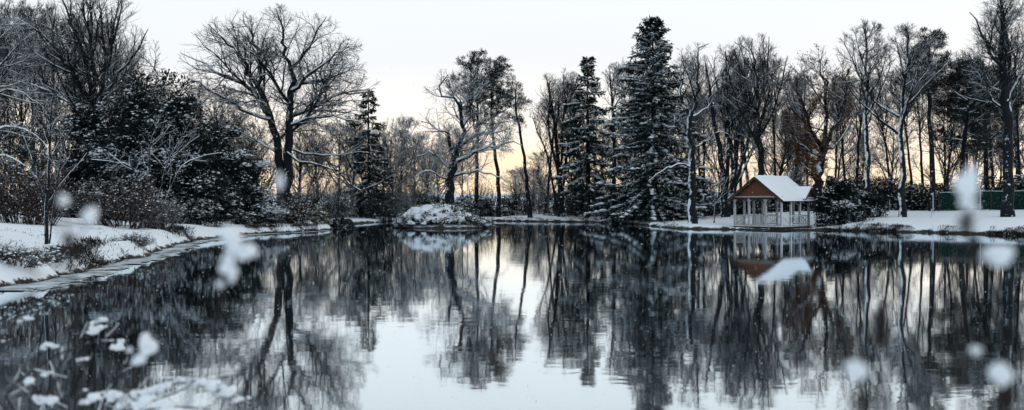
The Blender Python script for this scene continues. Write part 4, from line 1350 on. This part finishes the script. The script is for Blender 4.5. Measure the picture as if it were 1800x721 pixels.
edge = []
for i in range(700):
    px = rng.uniform(1200, 1830); py = np.interp(px, (1190, 1290, 1440, 1600, 1800, 1830), (402.5, 404, 405, 408.5, 414, 415))
    if px < 1450: continue
    Xs, Ys = shore(px, py); edge.append((Xs, Ys + rng.gamma(1.3, .35), 0))
edge = [e for i, e in enumerate(edge) if np.sin(e[0] * 2.1) + np.sin(e[0] * .73 + 1) + rng.normal(0, .5) > -.2]
tufts('bank_grass', 'dark tussocks poking through the snow along the right bank edge', edge, 40, .26, 'heather', (.16, .10, 0))
edge = []
for i in range(420):
    px = rng.uniform(860, 1190); py = np.interp(px, (860, 960, 1060, 1120, 1190), (388.5, 390, 391, 394, 402))
    Xs, Ys = shore(px, py); edge.append((Xs, Ys + rng.uniform(-.1, .5), 0))
tufts('bank_grass', 'dark waterside tufts along the far bank', edge[:220], 14, .3, 'heather', (.2, .15, 0))
edge = []
for i in range(900):
    px, py = rng.uniform(-30, 570), 0
    py = np.interp(px, (-30, 40, 120, 200, 270, 320, 390, 440, 520, 572), (512, 500, 484, 464, 447, 428, 418, 412, 409, 406))
    Xs, Ys = shore(px, py); e = rng.uniform(.0, 1.5)
    edge.append((Xs - e * .9, Ys + e * .4, 0))
edge = [e for e in edge if np.sin(e[0] * 1.3 + e[1] * .8) + np.sin(e[1] * .37) + rng.normal(0, .35) > .35]
tufts('bank_grass', 'dark grass and twigs poking through the snow of the left bank edge', edge, 22, .32, 'heather', (.14, .14, 0))
for px, Y, w, h, lb in ((-6, 29.5, .9, .6, 'dark heath bush at the left edge of the photo above the ice'), (34, 29.5, 1.0, .5, 'heathery dark bush on the nearest part of the left bank'), (85, 32, .8, .45, 'small dark heath tuft on the left bank edge below the young tree'),
                        (235, 43, 1.0, .5, 'low dark twiggy plant at the ice edge on the left bank'), (380, 67, 1.2, .5, 'low dark twiggy plant where the left bank narrows')):
    b0 = stand(px, Y)
    twiggy('bank_shrub', lb, b0, w, w * .7, h, int(300 + px), ns=70, n2=6, n3=3, twig='heather', rt=.005, snow_amt=.3, spread=.9)

# ================================================================== foreground: snow capped stalks and a snowy bush at the near bank
rng = np.random.default_rng(8)


def clump_mesh(g, c, s, k=7):
    """one clump of snow: a few merged rounded lumps"""
    for _ in range(k):
        q = np.array(c) + rng.normal(0, 1, 3) * np.array(s) * .42
        sphere(g, q, np.array(s) * rng.uniform(.5, .8))


def sphere(g, c, r, nu=10, nv=7):
    u = np.arange(nu) * 2 * pi / nu; v = np.linspace(.15, pi - .15, nv)
    V = np.stack([np.sin(v)[:, None] * np.cos(u), np.sin(v)[:, None] * np.sin(u), np.repeat(np.cos(v)[:, None], nu, 1)], -1)
    i = np.arange(nu * nv).reshape(nv, nu)
    a = i[:-1]; d = i[1:]
    g.add(V * r + c, np.stack([a, d, np.roll(d, -1, 1), np.roll(a, -1, 1)], -1).reshape(-1, 4))


def stalk(label, Y, path, clumps, heads=(), r=.002, sprigs=()):
    base = at(path[0][0], path[0][1], Y)
    gx = gzp(base[0], base[1])
    o = thing('dry_stalk', (base[0], base[1], gx), label, 'plant')
    L = lambda p: at(p[0], p[1], Y + (p[2] if len(p) > 2 else 0)) - np.array([base[0], base[1], gx])
    pts = np.array([[0, 0, -.1]] + [L(p) for p in path])
    P = resample(pts, 18)[None]
    g = Geo(); g.tubes(P, np.linspace(r * 1.4, r * .7, 18)[None], 6); g.obj('stem', 'stalk', o)
    for s in sprigs:
        g = Geo(); g.tubes(resample([L(p) for p in s], 8)[None], np.linspace(r * .7, r * .4, 8)[None], 5); g.obj('sprig', 'stalk', o)
    for px, py, w, h_ in clumps:
        g = Geo(); clump_mesh(g, L((px, py)), np.array([w, w * .8, h_]) * Y / F * .5); g.obj('snow_clump', 'snow', o)
    for px, py, w in heads:
        g = Geo()
        c = L((px, py)); n = 60
        d = rng.normal(0, 1, (n, 3)); g.blades(c + d * .001, d, rng.uniform(.4, .8, n) * w * Y / F, .003, rng)
        g.obj('seed_head', 'stalk', o)
    return o


stalk('tall dry stalk with snow capped heads, nearest the right edge', 1.05, [(1690, 760), (1698, 600), (1703, 470), (1700, 400), (1706, 330)],
      [(1706, 312, 38, 58), (1704, 350, 24, 36), (1742, 452, 50, 34)], [(1700, 395, 34), (1712, 425, 22)], sprigs=[[(1702, 440), (1722, 455), (1742, 460)], [(1706, 330), (1722, 260), (1738, 195)], [(1701, 500), (1690, 470), (1688, 440)]])
stalk('dry stalk with one white snow ball low on the right, over the water', 1.05, [(1520, 780), (1514, 720), (1508, 668)], [(1506, 656, 36, 34)], [(1516, 706, 34)])
stalk('short dry stalk with a snow cap in the bottom right corner', 1.1, [(1770, 790), (1766, 720), (1762, 670)], [(1761, 662, 30, 40), (1716, 616, 18, 18)], [(1770, 700, 24)], sprigs=[[(1765, 700), (1740, 650), (1717, 620)]])
stalk('dry stalk with faint reddish seed head above the right water', 1.0, [(1560, 800), (1552, 680), (1548, 600)], [], [(1548, 590, 36), (1542, 560, 24)])
stalk('dry stalk with three small snow balls against the left bank', 1.15, [(140, 790), (132, 600), (126, 470), (124, 430)], [(158, 378, 22, 30), (112, 352, 16, 16)], [(126, 445, 26), (122, 420, 18)],
      sprigs=[[(126, 450), (145, 410), (157, 385)], [(126, 440), (116, 390), (112, 355)], [(126, 460), (100, 400), (92, 385)]])
stalk('dry stalk hung with the largest blurred snow clump over the left water', 1.3, [(330, 800), (372, 640), (392, 540), (400, 470)], [(408, 410, 38, 28), (420, 438, 46, 32), (402, 470, 22, 30), (388, 500, 12, 14)],
      [], sprigs=[[(400, 470), (420, 440), (445, 400)], [(398, 490), (390, 500), (386, 512)]])
stalk('thin dry stalk with a faint snow tuft before the twin trunked tree', 1.2, [(470, 800), (484, 600), (490, 420), (492, 330)], [(492, 320, 12, 26)], r=.0016)

# grass tips and twigs through the snow of the left bank
q = np.stack([rng.uniform(-27, -14, 900), rng.uniform(24, 60, 900), np.zeros(900)], 1)
q = q[(sdist(q[:, 0], q[:, 1]) > .8) & (np.sin(q[:, 0] * .9) + np.sin(q[:, 1] * .6 + q[:, 0] * .5) + rng.normal(0, .4, 900) > .2)]
tufts('grass_tips', 'dry grass tips showing through the snow of the left bank', q, 5, .16, 'heather', (.10, .10, 0), .02)

# leafless snowy bush standing on the near bank, lower left
Yb = 3.6
b0 = np.array([at(150, 721, Yb)[0], Yb, 0.]); b0[2] = gzp(b0[0], b0[1])
bush = thing('snowy_bush', tuple(b0), 'leafless bush with snow heaped on its branches in the bottom left corner', 'bush')
L = lambda p: at(p[0], p[1], Yb + (p[2] if len(p) > 2 else 0)) - b0
stems = [[(0, 0)], ]
paths = [[(120, 900, .2), (60, 760, .1), (10, 700), (60, 650), (130, 610), (190, 595), (205, 585)], [(130, 900), (150, 800), (180, 720, -.1), (250, 690, -.1), (330, 672, -.1), (400, 690, -.1), (440, 712, -.1)],
         [(140, 900, -.1), (200, 790, -.2), (240, 730, -.3), (300, 715, -.3), (370, 720, -.3)], [(110, 900, .3), (70, 720, .3), (62, 640, .3), (85, 605, .3), (105, 580, .3)],
         [(120, 900, .5), (90, 700, .4), (120, 620, .4), (160, 580, .4), (180, 562, .4)], [(100, 900, .2), (20, 760, .2), (-20, 640, .2), (20, 575, .2), (50, 555, .2)],
         [(130, 900, .1), (130, 760, 0), (110, 700, 0), (60, 690, 0), (20, 700, 0)], [(125, 900, .4), (170, 740, .4), (215, 650, .4), (225, 610, .4)], [(130, 880, -.2), (160, 760, -.2), (240, 715, -.2), (310, 690, -.2), (345, 668, -.2)]]
SP = []
for q in paths:
    P = resample([L(p) for p in q], 16); SP.append(P)
    g = Geo(); g.tubes(P[None], np.linspace(.006, .0025, 16)[None], 6); g.obj('branch', 'stalk', bush)
    if q not in (paths[1], paths[2], paths[8]): continue
    g = Geo(); k0 = 9; Q = P[k0:] + [0, -.002, .005]; g.tubes(Q[None], (np.linspace(.008, .004, 16 - k0) * rng.uniform(.05, 1.2, 16 - k0))[None], 7); g.obj('snow', 'snow', bush)
SP = np.array(SP)
A, B = children(rng, SP, taper(np.full(len(SP), .004), .0015, 16), 9, .35, 1, (.4, 1.), (.08, .2), 6, .12, .2, None, rmin=.0016)
g = Geo(); g.tubes(A, B, 4); g.obj('twigs', 'stalk', bush)
g = Geo(); sel = rng.random(len(A)) < .55; Q = A[sel] + [0, -.001, .003]; g.tubes(Q, B[sel] * 1.1 * rng.uniform(.2, 1.3, B[sel].shape) + .0006, 5); g.obj('snow', 'snow', bush)
for px, py, w, h_, dz in ((172, 578, 30, 16, .4), (165, 568, 14, 12, .4), (182, 562, 12, 12, .4), (206, 610, 22, 18, .4), (213, 600, 10, 12, .4), (48, 560, 16, 10, .2), (34, 565, 8, 8, .2), (88, 605, 14, 16, .3), (75, 612, 10, 12, .3), (98, 609, 12, 8, .3),
                          (145, 632, 22, 7, 0), (52, 672, 14, 22, 0), (82, 657, 20, 8, 0), (85, 705, 42, 16, 0), (66, 700, 16, 14, 0), (150, 706, 24, 14, -.2), (165, 700, 22, 20, -.2), (200, 694, 30, 18, -.1), (228, 698, 30, 18, -.1),
                          (262, 688, 40, 14, -.2), (284, 680, 30, 12, -.2), (325, 667, 22, 14, -.2), (345, 672, 40, 18, -.1), (375, 676, 44, 18, -.1), (400, 688, 34, 20, -.1), (422, 702, 30, 12, -.1), (250, 708, 40, 18, -.3), (290, 712, 46, 16, -.3),
                          (330, 706, 40, 10, -.3), (150, 685, 8, 6, 0), (182, 690, 8, 6, 0), (6, 600, 6, 6, .2), (215, 712, 24, 12, -.3)):
    g = Geo()
    c = L((px, py, dz)); s0 = np.array([w, w * .8, h_]) * (Yb + dz) / F * .5
    tl = rng.uniform(-.2, .75) if w > 10 else 0
    for q in range(9):
        f_ = rng.uniform(-1, 1)
        sphere(g, c + np.array([f_ * s0[0], 0, f_ * s0[0] * tl * .6]) + rng.normal(0, 1, 3) * s0 * [.12, .3, .25], np.full(3, s0[2] ** .6 * s0[0] ** .4) * rng.uniform(.4, .8) * (1 - .45 * abs(f_)) * [1.25, 1, .85])
    g.obj('snow_clump', 'snow', bush)
for px, py, Y, w, lb in ((255, 607, 1.9, 34, 'blurred lower left twig with two fat snow balls'),):
    stalk(lb, Y, [(210, 800), (232, 700), (240, 640), (252, 615)], [(256, 606, 30, 34), (242, 632, 22, 18), (230, 615, 9, 9)], r=.002)

# ================================================================== falling snow
rng = np.random.default_rng(3)
n = 4800
y = 5 + rng.random(n) ** 1.5 * 40
x = rng.uniform(-.55, .55, n) * y
z = rng.uniform(.05, 3.3, n)
ok = (z > .05) & (gz(x, y) < z)
p = np.stack([x, y, z], 1)[ok]; r = rng.uniform(.003, .0085, len(p)) * np.minimum(1.2, p[:, 1] / 12)
oct_ = np.array([[1, 0, 0], [-1, 0, 0], [0, 1, 0], [0, -1, 0], [0, 0, 1], [0, 0, -1.]])
g = Geo()
g.add(p[:, None] + oct_[None] * r[:, None, None], (np.arange(len(p))[:, None, None] * 6 + np.array([[0, 2, 4], [2, 1, 4], [1, 3, 4], [3, 0, 4], [2, 0, 5], [1, 2, 5], [3, 1, 5], [0, 3, 5]])[None]).reshape(-1, 3))
tag(g.obj('falling_snow', 'flake'), 'fine snowflakes drifting over the pond', kind='stuff')
